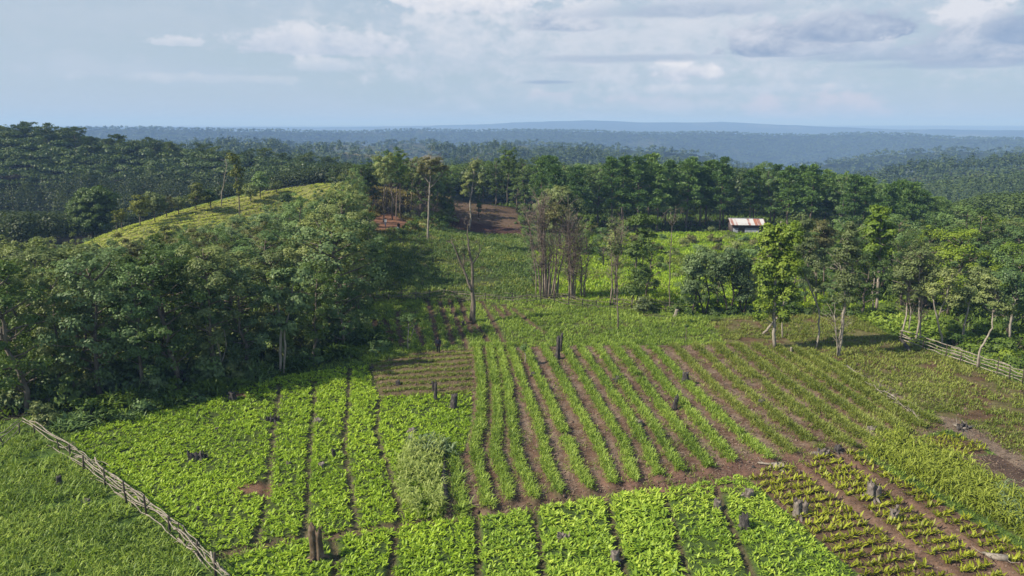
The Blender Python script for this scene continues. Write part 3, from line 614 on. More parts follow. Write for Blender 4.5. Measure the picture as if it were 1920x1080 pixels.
# brown weeded patch with cross rows
q = []
d0, d1 = np.array(G0(700, 700)), np.array(G0(884, 688)); n0 = (d1 - d0) / np.linalg.norm(d1 - d0); lo, hi = G0(790, 745)[1], G0(790, 657)[1]
mb = MB(); mbs = []
ys = np.linspace(lo + .4, hi - .3, 9)
for yy in ys:
    t = R.random(520) * 13 - 6.5; p = np.array([G0(790, 700)[0], yy]) + np.outer(t, n0) + np.stack([R.normal(0, .05, 520), R.normal(0, .19, 520) + .12 * np.sin(t * 1.3 + yy)], 1); q.append(p)
q = np.concatenate(q); q = q[inpoly(q[:, 0], q[:, 1], Z['D'])]
q = q[R.random(len(q)) < .68]; tuft(q, .24, 6, mb, Wd=.045); tag(mb.obj('weeds', M['weed']), 'dry olive weeds in narrow cross rows on the brown patch by the walking man', 'weeds', kind='stuff')
# tall pale maize, cane strip and the blue green plants
def canes(q, hgt, n, mb, Wd, rng=R):
    k = len(q); z = hz_(q); hh = hgt * rng.uniform(.6, 1.15, k)
    for j in range(n):
        t = rng.uniform(.15, 1, k); p = np.stack([q[:, 0] + rng.normal(0, .06, k), q[:, 1] + rng.normal(0, .06, k), z + hh * t], 1)
        blades(mb, p, rng.uniform(0, 6.283, k), rng.uniform(.1, 1.2, k), .62 * rng.uniform(.6, 1.2, k), Wd, rng.uniform(.5, 1.6, k), np.clip(rng.normal(.25, .2, k) + t * .45, 0, 1))
    p = np.stack([q[:, 0], q[:, 1], z], 1); blades(mb, p, rng.uniform(0, 6.283, k), np.full(k, 1.5), hh, .03, .05, .5)
Z['maize'] = W([(765, 845), (828, 842), (832, 972), (770, 975), (748, 940), (740, 880)])
Z['bluep'] = W([(765, 832), (845, 838), (850, 865), (770, 862)])
mb = MB(); canes(scatter(Z['maize'], 7), 1.15, 10, mb, .07); tag(mb.obj('maize_patch', M['maize']), 'pale dry patch of tall maize at the corner of the leafy beds', 'maize', kind='stuff')
mb = MB(); canes(scatter(Z['bluep'], 5), .8, 10, mb, .11); tag(mb.obj('maize_patch', M['bluecrop']), 'blue green plants behind the pale maize patch', 'maize', kind='stuff')
mb = MB(); canes(scatter(Z['K'], 12), .85, 9, mb, .07); tuft(scatter(Z['K'], 14), .45, 5, mb, Wd=.06, spread=.12); tag(mb.obj('cane_strip', M['ygrass']), 'diagonal strip of tall yellow green leaves beside the sparse planting', 'crop strip', kind='stuff')
mb = MB(); canes(scatter(W([(1870, 920), (1960, 950), (2060, 1040), (1920, 1010), (1880, 985)]), 5), .9, 9, mb, .08); tag(mb.obj('cane_strip', M['bluecrop']), 'blue green plants at the lower end of the yellow green strip', 'crop strip', kind='stuff')
# planted ridge field beyond the wood
q = scatter(Z['ridge'], 6.5); gx = q[:, 0] * .86 + q[:, 1] * -.5
q = q[np.sin(gx * 2 * np.pi / 1.9) > -.25]; mb = MB(); broad(q, .42, 5, mb, Wd=.17, e0=(.1, .8))
tag(mb.obj('ridge_crop', M['ridgecrop']), 'yellow green planted field on the ridge above the left wood', 'crop field', kind='stuff')
q = scatter(Z['terr'], 1.2); mb = MB(); tuft(q[fbm(q[:, 0] / 3, q[:, 1] / 3, 5) > .05], .4, 5, mb, Wd=.08); tag(mb.obj('weeds', M['dry']), 'dry weeds on the red soil terraces below the tall dark trees', 'weeds', kind='stuff')

allz = [Z[k] for k in ('wood', 'B', 'D', 'E', 'Fd', 'Gd', 'H', 'L', 'J', 'K', 'Lp', 'bare', 'grassA', 'slope', 'clear', 'rw', 'taro', 'deb', 'path', 'terr')]
q = scatter([(-45, 30), (50, 30), (75, 95), (30, 100), (-45, 95)], 7)
for zz in allz: q = q[~inpoly(q[:, 0], q[:, 1], zz)]
mb = MB(); tuft(q, .34, 6, mb, Wd=.05, spread=.12); tag(mb.obj('grass', M['grass']), 'short turf on the strips left between the fields, the fences and the woods', 'grass', kind='stuff')
q = off(scatter(W([(430, 1030), (480, 1012), (870, 962), (1110, 926), (1390, 884), (1420, 900), (1110, 945), (752, 1000), (420, 1050)]), 5), [WPATH], .12); mb = MB(); tuft(q, .2, 5, mb, Wd=.04); tag(mb.obj('weeds', M['weed']), 'thin weeds along the lower path between the beds', 'weeds', kind='stuff')
for zz, dn, lb in ((Z['wood'], 2.2, 'leafy undergrowth on the floor of the left wood'), (Z['pines'], .8, 'undergrowth on the floor of the pine plantation'), (Z['grove'], 1.6, 'dry low growth between the thin stems beside the red path'), (Z['rw'], 2.0, 'leafy undergrowth in the woodland beyond the right rail fence')):
    q = scatter(zz, dn); q = q[~inpoly(q[:, 0], q[:, 1], Z['path'])]; mb = MB(); tuft(q, .95, 6, mb, Wd=.17, spread=.22); tag(mb.obj('undergrowth', M['dry'] if 'dry' in lb else M['shrub']), lb, 'undergrowth', kind='stuff')

# clods and dry litter on the bare soil
mb = MB(); q = np.concatenate([off(scatter(Z['E'], 13), WROWS, .34), off(scatter(Z['J'], 14), [], .1), scatter(Z['D'], 9), scatter(Z['bare'], 14), scatter(Z['deb'], 8), scatter(Z['Gd'], 2.5), scatter(Z['H'], 2.5)])
z = hz_(q); s = R.gamma(2.2, .022, len(q)) + .015; o8 = np.array([(1, 0, 0), (0, 1, 0), (-1, 0, 0), (0, -1, 0), (0, 0, .75), (0, 0, -.6)], float)
v = np.stack([q[:, 0], q[:, 1], z], 1)[:, None] + o8[None] * s[:, None, None] * R.uniform(.6, 1.4, (len(q), 6, 1)); b = np.arange(len(q))[:, None, None] * 6
mb.add(v.reshape(-1, 3), None, (b + np.array([(0, 1, 4), (1, 2, 4), (2, 3, 4), (3, 0, 4), (1, 0, 5), (2, 1, 5), (3, 2, 5), (0, 3, 5)])[None]).reshape(-1, 3))
M['clod'] = solid('soil clods', [(.06, .038, .027), (.12, .08, .058), (.21, .155, .12)], 1.3)
tag(mb.obj('soil_clods', M['clod']), 'brown clods of earth lying over the bare soil', 'clods', kind='stuff')
q = np.concatenate([scatter(Z['deb'], 26), off(scatter(Z['E'], 9), WROWS, .3), scatter(Z['bare'], 7), scatter(Z['D'], 5)]); n = len(q); mb = MB(); p = np.stack([q[:, 0], q[:, 1], hz_(q) + R.uniform(.01, .06, n)], 1)
blades(mb, p, R.uniform(0, 6.28, n), R.uniform(-.05, .25, n), R.uniform(.15, .6, n), R.uniform(.015, .04, n), R.uniform(0, .3, n), R.random(n)); tag(mb.obj('litter', M['straw']), 'dry straw and stalks littering the soil between the rows', 'litter', kind='stuff')
# ------------------------------------------------------------------ trees
def clumpleaves(mb, C, rc, per, leaf, flat=.95, rng=R, wr=.55, upb=.45, droop=.2):
    """leaf clusters on the shells of the clumps C (n,3), radii rc"""
    n = len(C); k = np.repeat(np.arange(n), per); m = len(k)
    d = nrm(rng.normal(0, 1, (m, 3))); d[:, 2] = np.where(d[:, 2] < -.3, -d[:, 2], d[:, 2])
    rd = rc[k] * rng.random(m) ** .4
    pos = C[k] + d * rd[:, None] * np.array([1, 1, flat])
    o = nrm((C - C.mean(0)) * np.array([1, 1, .6]) + 1e-6); nn = nrm(d * .65 + o[k] * .55 + np.array([0, 0, upb]) + rng.normal(0, .38, (m, 3)))
    t = nrm(np.cross(nn, rng.normal(0, 1, (m, 3)))); t[:, 2] -= droop; t = nrm(t)
    cl = rng.normal(.5, .16, n)[k]
    diamonds(mb, pos - t * leaf * .4, t, nn, leaf * rng.uniform(.6, 1.3, m), leaf * wr * rng.uniform(.7, 1.3, m), np.clip(cl + rng.normal(0, .16, m), 0, 1))
def needles(mb, C, rc, per, leaf, rng=R, flat=.6):
    n = len(C); k = np.repeat(np.arange(n), per); m = len(k)
    d = nrm(rng.normal(0, 1, (m, 3)) + np.array([0, 0, .5])); pos = C[k] + d * (rc[k] * rng.random(m) ** .5)[:, None] * np.array([1, 1, flat])
    t = nrm(d + np.array([0, 0, .7]) + rng.normal(0, .4, (m, 3))); nn = nrm(np.cross(t, rng.normal(0, 1, (m, 3))) + np.array([0, 0, .3]))
    diamonds(mb, pos, t, nn, leaf * rng.uniform(.7, 1.4, m), leaf * .42 * rng.uniform(.7, 1.3, m), np.clip(rng.normal(.5, .15, n)[k] + rng.normal(0, .16, m), 0, 1))
def wob(p0, p1, n, amp, rng=R):
    t = np.linspace(0, 1, n)[:, None]; p = np.array(p0) * (1 - t) + np.array(p1) * t
    p[1:-1] += rng.normal(0, amp, (n - 2, 3)) * np.array([1, 1, .3]); return p
def proto(kind, seed):
    """(trunk mesh builder, crown mesh builder, height, foliage needs) of one tree, base at the origin"""
    g = np.random.default_rng(seed); T, Cn = MB(), MB()
    if kind == 'broad':
        h = 10; top = wob((0, 0, 0), (g.normal(0, .5), g.normal(0, .5), h * .86), 7, .18, g); tube(T, top, np.linspace(.19, .04, 7))
        cs = []
        for j in range(22):
            t = .12 + .86 * (j + g.random()) / 22; b = np.array([np.interp(t * 6, np.arange(7), top[:, i]) for i in range(3)])
            a = j * 2.4 + g.normal(0, .4); rr_ = (2.3 * math.sin(min(1, (t + .05) * 1.05) * math.pi * .86) + .25) * g.uniform(.65, 1.25)
            e = b + np.array([math.cos(a) * rr_, math.sin(a) * rr_, g.uniform(.5, 1.5)]); tube(T, wob(b, e, 4, .12, g), np.linspace(.07, .015, 4), 4)
            cs.append(e); cs.append(b * .45 + e * .55 + g.normal(0, .3, 3)); cs.append(e + g.normal(0, .55, 3))
        cs.append(top[-1] + np.array([0, 0, .6])); cs.append(top[-1] + g.normal(0, .5, 3))
        cs = np.array(cs); rc = g.uniform(.32, .80, len(cs)); clumpleaves(Cn, cs, rc, 100, .225, rng=g)
    elif kind == 'tallbroad':
        h = 14; top = wob((0, 0, 0), (g.normal(0, .5), g.normal(0, .5), h * .9), 8, .2, g); tube(T, top, np.linspace(.2, .04, 8)); cs = []
        for j in range(26):
            t = .20 + .78 * (j + g.random()) / 26; b = np.array([np.interp(t * 7, np.arange(8), top[:, i]) for i in range(3)]); a = j * 2.4
            rr_ = (1.9 * math.sin(min(1, (t - .08) * 1.12) * math.pi * .85) + .4) * g.uniform(.6, 1.3)
            e = b + np.array([math.cos(a) * rr_, math.sin(a) * rr_, g.uniform(.6, 1.5)]); tube(T, wob(b, e, 4, .12, g), np.linspace(.06, .015, 4), 4)
            cs += [e, b * .4 + e * .6 + g.normal(0, .3, 3), e + g.normal(0, .5, 3)]
        cs.append(top[-1] + np.array([0, 0, .8])); cs = np.array(cs); clumpleaves(Cn, cs, g.uniform(.35, .85, len(cs)), 95, .25, rng=g)
    elif kind == 'slim':
        h = 14; top = wob((0, 0, 0), (g.normal(0, .5), g.normal(0, .5), h * .92), 8, .18, g); tube(T, top, np.linspace(.16, .03, 8)); cs = []
        for j in range(20):
            t = .52 + .46 * (j + g.random()) / 20; b = np.array([np.interp(t * 7, np.arange(8), top[:, i]) for i in range(3)]); a = j * 2.4
            rr_ = (1.7 * math.sin(min(1, (t - .42) * 1.8) * math.pi * .85) + .4) * g.uniform(.6, 1.3)
            e = b + np.array([math.cos(a) * rr_, math.sin(a) * rr_, g.uniform(.6, 1.5)]); tube(T, wob(b, e, 4, .12, g), np.linspace(.055, .015, 4), 4)
            cs += [e, b * .4 + e * .6 + g.normal(0, .3, 3), e + g.normal(0, .5, 3)]
        cs = np.array(cs); clumpleaves(Cn, cs, g.uniform(.35, .85, len(cs)), 85, .27, rng=g)
    elif kind == 'pine':
        h = 14; top = wob((0, 0, 0), (g.normal(0, .3), g.normal(0, .3), h * .96), 8, .1, g); tube(T, top, np.linspace(.19, .03, 8)); cs = []
        for j in range(26):
            t = .30 + .68 * (j + g.random()) / 26; b = np.array([np.interp(t * 7, np.arange(8), top[:, i]) for i in range(3)]); a = j * 2.4 + g.normal(0, .3)
            rr_ = 2.5 * (1.06 - t) ** .7 * 1.5 * g.uniform(.6, 1.2); e = b + np.array([math.cos(a) * rr_, math.sin(a) * rr_, g.uniform(.3, 1.2)])
            tube(T, wob(b, e, 3, .08, g), np.linspace(.05, .012, 3), 4); cs += [e, b * .5 + e * .5 + np.array([0, 0, .2])]
        cs.append(top[-1]); cs = np.array(cs); needles(Cn, cs, g.uniform(.45, .9, len(cs)), 85, .42, g)
    elif kind == 'fpine':
        h = 15; top = wob((0, 0, 0), (g.normal(0, .7), g.normal(0, .7), h * .93), 8, .2, g); tube(T, top, np.linspace(.21, .04, 8)); cs = []
        for j in range(14):
            t = .52 + .48 * (j + g.random()) / 14; b = np.array([np.interp(t * 7, np.arange(8), top[:, i]) for i in range(3)]); a = j * 2.4 + g.normal(0, .4)
            rr_ = g.uniform(1.6, 3.9) * (1.25 - t * .55); e = b + np.array([math.cos(a) * rr_, math.sin(a) * rr_, g.uniform(.3, 1.1)])
            tube(T, wob(b, e, 4, .12, g), np.linspace(.07, .02, 4), 4); cs += [e, b * .5 + e * .5 + g.normal(0, .2, 3), e + g.normal(0, .7, 3) * np.array([1, 1, .3])]
        cs.append(top[-1]); cs = np.array(cs); needles(Cn, cs, g.uniform(.7, 1.25, len(cs)), 80, .48, g, flat=.35)
    elif kind == 'round':
        h = 10; top = wob((0, 0, 0), (0, 0, h * .7), 6, .15, g); tube(T, top, np.linspace(.25, .08, 6)); cs = []
        for j in range(44):
            d = nrm(g.normal(0, 1, 3)); d[2] = abs(d[2]) * 1.0 - .25; e = np.array([0, 0, 5.6]) + d * np.array([3.6, 3.6, 4.0]) * g.uniform(.6, 1)
            if j < 12: tube(T, wob(top[3], e, 4, .15, g), np.linspace(.08, .02, 4), 4)
            cs.append(e)
        cs = np.array(cs); clumpleaves(Cn, cs, g.uniform(.7, 1.2, len(cs)), 95, .36, rng=g)
    elif kind == 'bush':
        h = 2; cs = []
        for j in range(17):
            d = g.normal(0, 1, 3); d = d / np.linalg.norm(d); e = np.array([d[0] * 1.05, d[1] * 1.05, .25 + abs(d[2]) * 1.25]) * g.uniform(.55, 1.05)
            tube(T, wob((g.normal(0, .08), g.normal(0, .08), -.1), e, 3, .06, g), np.linspace(.03, .008, 3), 4); cs.append(e)
        cs = np.array(cs); clumpleaves(Cn, cs, g.uniform(.25, .5, len(cs)), 60, .21, rng=g)
    elif kind == 'weedbush':
        h = 1.6; T.add([(0, 0, 0), (.02, 0, .4), (0, .02, .4)], None, [(0, 1, 2)]); q = g.normal(0, .5, (150, 2)); p = np.stack([q[:, 0], q[:, 1], g.uniform(0, .6, 150)], 1)
        p = np.repeat(p, 4, 0); blades(Cn, p, g.uniform(0, 6.28, 600), g.uniform(.4, 1.4, 600), g.uniform(.4, 1.0, 600), .10, g.uniform(.3, 1.3, 600), np.clip(g.normal(.5, .2, 600), 0, 1))
    return T, Cn, h
PROTO = {}
def getproto(kind, i, crownmat, trunkmat):
    k = (kind, i)
    if k not in PROTO: PROTO[k] = proto(kind, 100 + i * 7 + sum(map(ord, kind)))
    T, Cn, h = PROTO[k]; kk = (kind, i, crownmat, trunkmat)
    if kk not in PROTO: PROTO[kk] = (T.mesh('trunk', M[trunkmat], True), Cn.mesh('crown', M[crownmat]))
    return (*PROTO[kk], h)
TREES = []
def plant(name, kind, i, x, y, height, crownmat, label, cat, group=None, trunkmat='bark', wide=1.0, dz=-.1):
    tm, cm, h = getproto(kind, i, crownmat, trunkmat); s = height / h
    r = empty(name, (x, y, h1(x, y) + dz), label, cat, group, R.uniform(0, 6.28)); r.scale = (s * wide, s * wide, s)
    link('trunk' if kind not in ('bush', 'weedbush') else 'stem', tm, r); link('crown' if kind not in ('bush', 'weedbush') else 'leaves', cm, r); TREES.append((x, y)); return r

# single trees, laid out from what the photograph shows of each: stems and leafy lobes at the tree's own distance
def stree(name, base, label, cat, stems=(), lobes=(), crown='mid', trunk='bark', leaf=.3, per=75, lobe_r=.75, twigs=0, Y=None, group=None, wr=.55, flat=.8, twl=1.4, ldens=1.0, seed=0):
    """stems: [(points as (column,row,width px))]; lobes: (column,row,half width,half height) ellipses filled with leaf clumps"""
    g = np.random.default_rng(1000 + seed + int(base[0] * 3 + base[1]))
    if Y is None: bx, by, bz = at(*base)
    else: bx, by, bz = P(base[0], base[1], Y); bz = min(bz, h1(bx, by))
    px = by / F                                     # metres per photo pixel at this depth
    def loc(u, v, jit=0):
        p = np.array(P(u, v, by)); return p - np.array([bx, by, bz]) + np.array([0, g.normal(0, jit) if jit else 0, 0])
    r = empty(name, (bx, by, bz), label, cat, group)
    T = MB(); ends = []
    for s in stems:
        p = np.array([loc(a, b) for a, b, _ in s]); wd = np.array([c for *_, c in s]) * px * .36
        n = len(p); dep = np.cumsum(g.normal(0, .12, n)); dep -= dep[0]; p[:, 1] += dep * (1 if len(s) > 1 else 0)
        t = np.linspace(0, n - 1, n * 3 - 2); pf = np.stack([np.interp(t, np.arange(n), p[:, i]) for i in range(3)], 1); pf[1:-1] += g.normal(0, .035, (len(pf) - 2, 3))
        if s is stems[0] or s[0][1] >= base[1] - 8: pf[0, 2] -= .15
        tube(T, pf, np.maximum(np.interp(t, np.arange(n), wd), .012), 6); ends.append(pf)
    Cn = MB(); allp = np.concatenate(ends) if ends else np.zeros((1, 3))
    for (u, v, ru, rv) in lobes:
        c0 = loc(u, v); a, b = ru * px, rv * px; n = max(3, int(a * a * b * 4.2 / (lobe_r ** 3) * .8 * ldens) + 2)
        d = nrm(g.normal(0, 1, (n, 3))) * (g.random((n, 1)) ** .45); cs = c0 + d * np.array([a, a, b]) * .86
        clumpleaves(Cn, cs, lobe_r * g.uniform(.5, 1.05, n), per, leaf, flat, g, wr)
        for c in cs[:: 2]:                          # a limb from the nearest lower stem point
            below = allp[allp[:, 2] < c[2] - .2]
            if len(below):
                q = below[np.argmin(((below - c) ** 2 * np.array([1, 1, .4])).sum(1))]
                if np.linalg.norm(q - c) < 5: tube(T, wob(q, c, 4, .08, g), np.linspace(.035, .01, 4), 4)
    few = 0 < twigs < 100
    if T.n and not few: T_o = T.obj('trunk', M[trunk], r, True)
    if Cn.n: Cn.obj('crown', M[crown], r)
    if twigs:
        tw = T if few else MB(); src = np.concatenate([e[len(e) // 3:] for e in ends])
        for j in range(twigs):
            q = src[g.integers(len(src))]; L = twl * g.uniform(.4, 1.2); d = nrm(np.array([g.normal(0, .55), g.normal(0, .55), g.uniform(.3, 1.2)]))
            e = q + d * L; m = q * .5 + e * .5 + g.normal(0, .08, 3); tube(tw, [q, m, e], [.026, .018, .008], 3, var=.5)
            for k in range(2):
                q2 = m * .5 + e * .5 if k else m; e2 = q2 + nrm(d + g.normal(0, .6, 3)) * L * .5; tube(tw, [q2, e2], [.014, .006], 3)
        tw.obj(*(('trunk', M[trunk], r, True) if few else ('twigs', M['twig'], r)))
    TREES.append((bx, by)); return r

def vtop_left(u): return np.interp(u, [0, 60, 120, 200, 300, 400, 480, 540, 600, 640, 700, 730], [450, 446, 455, 450, 425, 412, 393, 378, 356, 340, 345, 385])
def vtop_pine(u): return np.interp(u, [840, 900, 960, 1000, 1090, 1200, 1350, 1480, 1560, 1640, 1720, 1800, 1860, 1920], [300, 292, 288, 300, 298, 292, 302, 308, 320, 330, 345, 372, 352, 345])
# near single trees -----------------------------------------------------------
stree('tree', (1453, 655), 'tall bright green tree, leafy to low down, with a pole leaning on its trunk', 'tree',
      [[(1453, 655, 10), (1450, 610, 9), (1452, 560, 8), (1456, 500, 7), (1462, 440, 4), (1466, 415, 2)], [(1454, 540, 4), (1440, 480, 3), (1434, 440, 2)], [(1458, 520, 4), (1482, 450, 3), (1490, 425, 2)]],
      [(1445, 450, 26, 34), (1480, 448, 26, 36), (1436, 500, 24, 36), (1470, 500, 34, 40), (1440, 545, 20, 30), (1476, 550, 26, 26), (1430, 580, 14, 28), (1466, 590, 20, 18)], 'bright', 'palebark', .30, 90, .8, ldens=1.7)
stree('pole', (1428, 629), 'pale broken pole leaning against the tall bright green tree', 'pole', [[(1428, 629, 7), (1443, 614, 6), (1459, 596, 5)]], trunk='rail')
stree('tree', (1572, 670), 'slender tree with leaning pale trunk and sparse dull leaves in the open field', 'tree',
      [[(1572, 670, 10), (1576, 640, 9), (1582, 600, 8), (1585, 565, 6), (1588, 500, 4), (1592, 440, 2)], [(1586, 560, 3), (1600, 500, 2), (1606, 460, 1.5)], [(1586, 540, 3), (1574, 490, 2)], [(1570, 668, 4), (1567, 630, 3), (1562, 590, 2)]],
      [(1596, 440, 22, 26), (1590, 480, 28, 30), (1592, 525, 30, 28), (1580, 560, 24, 14)], 'olive', 'palebark', .22, 60, .65, twigs=90, ldens=1.1)
stree('tree', (1643, 582), 'tall straight tree with white trunk and drooping bright leaves high up', 'tree',
      [[(1643, 582, 9), (1645, 540, 8), (1648, 500, 7), (1648, 450, 5), (1650, 395, 2)], [(1637, 580, 5), (1636, 545, 4), (1640, 510, 3)]],
      [(1648, 402, 18, 22), (1635, 432, 20, 24), (1662, 436, 18, 24), (1640, 470, 18, 18), (1662, 472, 14, 16), (1638, 492, 10, 10)], 'bright', 'palebark', .36, 70, .7, wr=.6, ldens=1.5)
stree('sapling', (1530, 655), 'thin bent sapling with a kinked stem and few leaves in the open field', 'sapling',
      [[(1530, 655, 5), (1537, 620, 5), (1535, 580, 4), (1525, 550, 4), (1512, 520, 3), (1506, 505, 2)]], [(1508, 512, 14, 12)], 'olive', 'palebark', .2, 40, .4, ldens=.6)
stree('sapling', (1467, 635), 'straight thin grey pole stem beside the tall bright green tree', 'sapling', [[(1467, 635, 4), (1468, 600, 4), (1470, 560, 3), (1472, 520, 2)]], [(1474, 520, 16, 18)], 'mid', 'palebark', .22, 40, .5, ldens=.5)
stree('tree', (1716, 640), 'many stemmed feathery olive tree at the start of the right rail fence', 'tree',
      [[(1690, 628, 4), (1700, 590, 4), (1706, 540, 3), (1712, 490, 2)], [(1716, 646, 5), (1722, 600, 5), (1724, 550, 4), (1722, 490, 2)], [(1724, 640, 4), (1728, 590, 3), (1736, 530, 2)], [(1704, 620, 3), (1708, 580, 3), (1700, 530, 2)]],
      [(1720, 480, 32, 24), (1696, 510, 28, 22), (1740, 515, 28, 24), (1716, 545, 26, 18), (1684, 540, 16, 16)], 'olive', 'palebark', .22, 65, .7, twigs=150, ldens=.9)
stree('tree', (1770, 652), 'thin pale stem leaning left over the right rail fence, with olive leaves on top', 'tree', [[(1770, 652, 5), (1762, 620, 5), (1752, 580, 4), (1748, 560, 3)], [(1758, 600, 3), (1772, 560, 3), (1780, 530, 2)]],
      [(1752, 545, 22, 20), (1788, 560, 20, 24), (1780, 520, 22, 20)], 'olive', 'palebark', .22, 60, .65)
stree('tree', (1832, 692), 'bent pale tree leaning right out of the right rail fence', 'tree', [[(1832, 692, 6), (1836, 660, 5), (1846, 635, 5), (1858, 612, 4), (1862, 585, 3), (1868, 560, 2)]],
      [(1866, 560, 30, 20), (1850, 530, 24, 22), (1886, 575, 24, 22), (1840, 565, 14, 12)], 'olive', 'palebark', .24, 65, .7)
stree('tree', (1802, 645), 'tree with short pale slanting trunk behind the right rail fence', 'tree', [[(1802, 645, 6), (1808, 610, 5), (1816, 570, 4), (1828, 540, 2)]], [(1820, 540, 26, 26), (1800, 565, 20, 20), (1838, 520, 22, 24)], 'olive', 'palebark', .24, 65, .75)
stree('tree', (1893, 645), 'tree with crooked white trunk forked near its top beyond the right rail fence', 'tree', [[(1893, 645, 6), (1894, 610, 6), (1896, 580, 5), (1900, 560, 3)], [(1896, 600, 3), (1904, 592, 2)]], [(1904, 550, 30, 26), (1890, 520, 24, 22)], 'mid', 'palebark', .26, 70, .8)
stree('tree', (1158, 619), 'very thin pole tree with charred black foot standing alone in the crop', 'tree', [[(1158, 619, 5), (1158, 580, 4), (1158, 540, 3), (1157, 480, 2.5), (1154, 420, 2)]], [(1152, 470, 14, 20), (1148, 425, 10, 18)], 'olive', 'bark', .2, 30, .45, twigs=40, ldens=.5)
stree('tree', (1188, 578), 'dark bushy tree with foliage almost to the ground at the middle of the brush fence', 'tree', [[(1184, 580, 4), (1190, 540, 5), (1196, 480, 4), (1196, 420, 2)], [(1192, 578, 4), (1200, 540, 3), (1206, 490, 2)]],
      [(1200, 418, 20, 20), (1214, 450, 20, 24), (1196, 470, 24, 22), (1200, 520, 24, 24), (1186, 545, 20, 16), (1180, 420, 10, 12), (1222, 412, 12, 12)], 'dark', 'bark', .28, 80, .75)
stree('tree', (1256, 586), 'lone thin stem with a bare fan of twigs on top, before the clearing', 'tree', [[(1256, 586, 4), (1256, 540, 3), (1258, 480, 2.5), (1261, 425, 2), (1258, 398, 1)], [(1261, 425, 1.5), (1250, 410, 1.2), (1247, 400, 1)], [(1261, 424, 1.5), (1272, 410, 1.2), (1278, 396, 1)], [(1261, 420, 1.5), (1266, 404, 1.2), (1268, 390, 1)]], (), trunk='bark', twigs=26, twl=.9)
g_ = np.random.default_rng(5)
def brush(base, n, w, top, label, lobes, crown='brown', spreadtop=2.6, leafy=True, tw=420):
    st = []
    for j in range(n):
        u0 = base[0] + g_.normal(0, w * .28); u1 = base[0] + (u0 - base[0]) * spreadtop + g_.normal(0, w * .2); vt = top + g_.uniform(0, 70)
        st.append([(u0, base[1] + g_.uniform(-6, 3), g_.uniform(2.5, 6)), (u0 * .8 + u1 * .2 + g_.normal(0, 2), base[1] * .66 + vt * .34, g_.uniform(2, 4)), (u0 * .4 + u1 * .6 + g_.normal(0, 3), base[1] * .3 + vt * .7, 2), (u1, vt, 1)])
    return stree('tree', base, label, 'tree', st, lobes, crown, 'twig', .22, 45, .6, twigs=tw, twl=2.0, ldens=.6)
brush((1024, 560), 24, 40, 372, 'largest clump of bare brown stems and dry twigs behind the brush fence', [(1040, 400, 26, 24)], tw=650)
brush((1076, 562), 12, 24, 405, 'second, slimmer clump of bare brown stems just right of the largest one', [(1084, 430, 12, 12)], tw=520)
brush((1094, 560), 5, 12, 440, 'small dark leaning clump of thin stems right of the brown clumps', [(1112, 465, 10, 14)], 'dark', tw=120)
brush((1145, 574), 3, 18, 405, 'sparse pair of thin stems with reddish twigs before the dirt patch', [(1152, 450, 16, 26)], 'olive', tw=150)
brush((796, 412), 12, 40, 335, 'group of thin brown stems in the grove beside the red path', [(792, 330, 24, 14)], 'olive', spreadtop=1.2, tw=260)
stree('tree', (1050, 470), 'olive brown round crowned tree rising behind the largest brown stem clump', 'tree', [[(1050, 470, 6), (1050, 420, 5), (1048, 370, 3)], [(1050, 430, 3), (1030, 380, 2)], [(1050, 430, 3), (1075, 385, 2)]],
      [(1048, 368, 28, 20), (1024, 390, 26, 22), (1074, 388, 24, 24), (1050, 405, 38, 24), (1036, 425, 30, 18), (1070, 425, 26, 16)], 'olive', 'bark', .34, 85, .9, ldens=1.3)
stree('tree', (888, 608), 'bare forked tree with charred base standing alone in the upper crop field', 'tree',
      [[(889, 608, 12.8), (888, 570, 12.8), (886, 540, 9.6), (886, 500, 8.0), (880, 470, 6.4), (876, 440, 3.2), (878, 420, 1.6)], [(886, 548, 8.0), (874, 520, 6.4), (868, 500, 6.4), (856, 475, 4.8), (846, 452, 3.2)], [(886, 495, 4.8), (898, 478, 3.2), (904, 462, 2.2)], [(868, 502, 3.2), (870, 480, 3.2), (872, 462, 1.6)], [(882, 600, 6.4), (884, 570, 6.4), (886, 552, 3)]],
      [(872, 470, 14, 12)], 'olive', 'bark', .2, 25, .4, twigs=50, ldens=.4)
stree('tree', (802, 450), 'tall pale barked tree with thin umbrella crown on the slope by the path', 'tree',
      [[(802, 452, 6), (803, 420, 5), (805, 380, 5), (807, 340, 4), (809, 310, 3), (808, 292, 1)], [(807, 352, 3), (820, 338, 2.5), (832, 322, 2)], [(806, 345, 3), (794, 330, 2), (786, 318, 1.5)], [(808, 325, 2), (820, 305, 1.5)], [(808, 320, 2), (798, 302, 1.5)]],
      [(810, 305, 26, 10), (790, 318, 14, 10), (830, 316, 16, 10), (808, 322, 22, 8)], 'brown', 'palebark', .3, 45, .7, twigs=120, twl=1.8, ldens=.8)
stree('tree', (695, 562), 'thin pale tree with forked bare branches at the dark edge of the left wood', 'tree',
      [[(696, 600, 4), (695, 560, 5), (694, 520, 4), (693, 480, 4), (692, 450, 2), (690, 420, 1)], [(694, 505, 3), (680, 480, 2.5), (670, 462, 1.5)], [(694, 490, 3), (704, 470, 2.5), (712, 445, 1.5)]], [(676, 440, 22, 18), (690, 425, 18, 14), (664, 462, 14, 14)], 'olive', 'palebark', .24, 55, .65, twigs=40, ldens=.8)
stree('tree', (884, 432), 'sparse slender tree with pale forked trunk in front of the red soil terraces', 'tree',
      [[(880, 432, 4), (883, 410, 5), (881, 380, 4), (886, 350, 3), (889, 320, 2), (893, 300, 1)], [(882, 370, 3), (876, 345, 2), (872, 325, 1)], [(886, 355, 2), (902, 335, 1.5)]],
      [(892, 312, 14, 18), (880, 335, 14, 16), (900, 340, 10, 18), (872, 360, 9, 18)], 'olive', 'palebark', .28, 50, .7, twigs=60, ldens=.8)
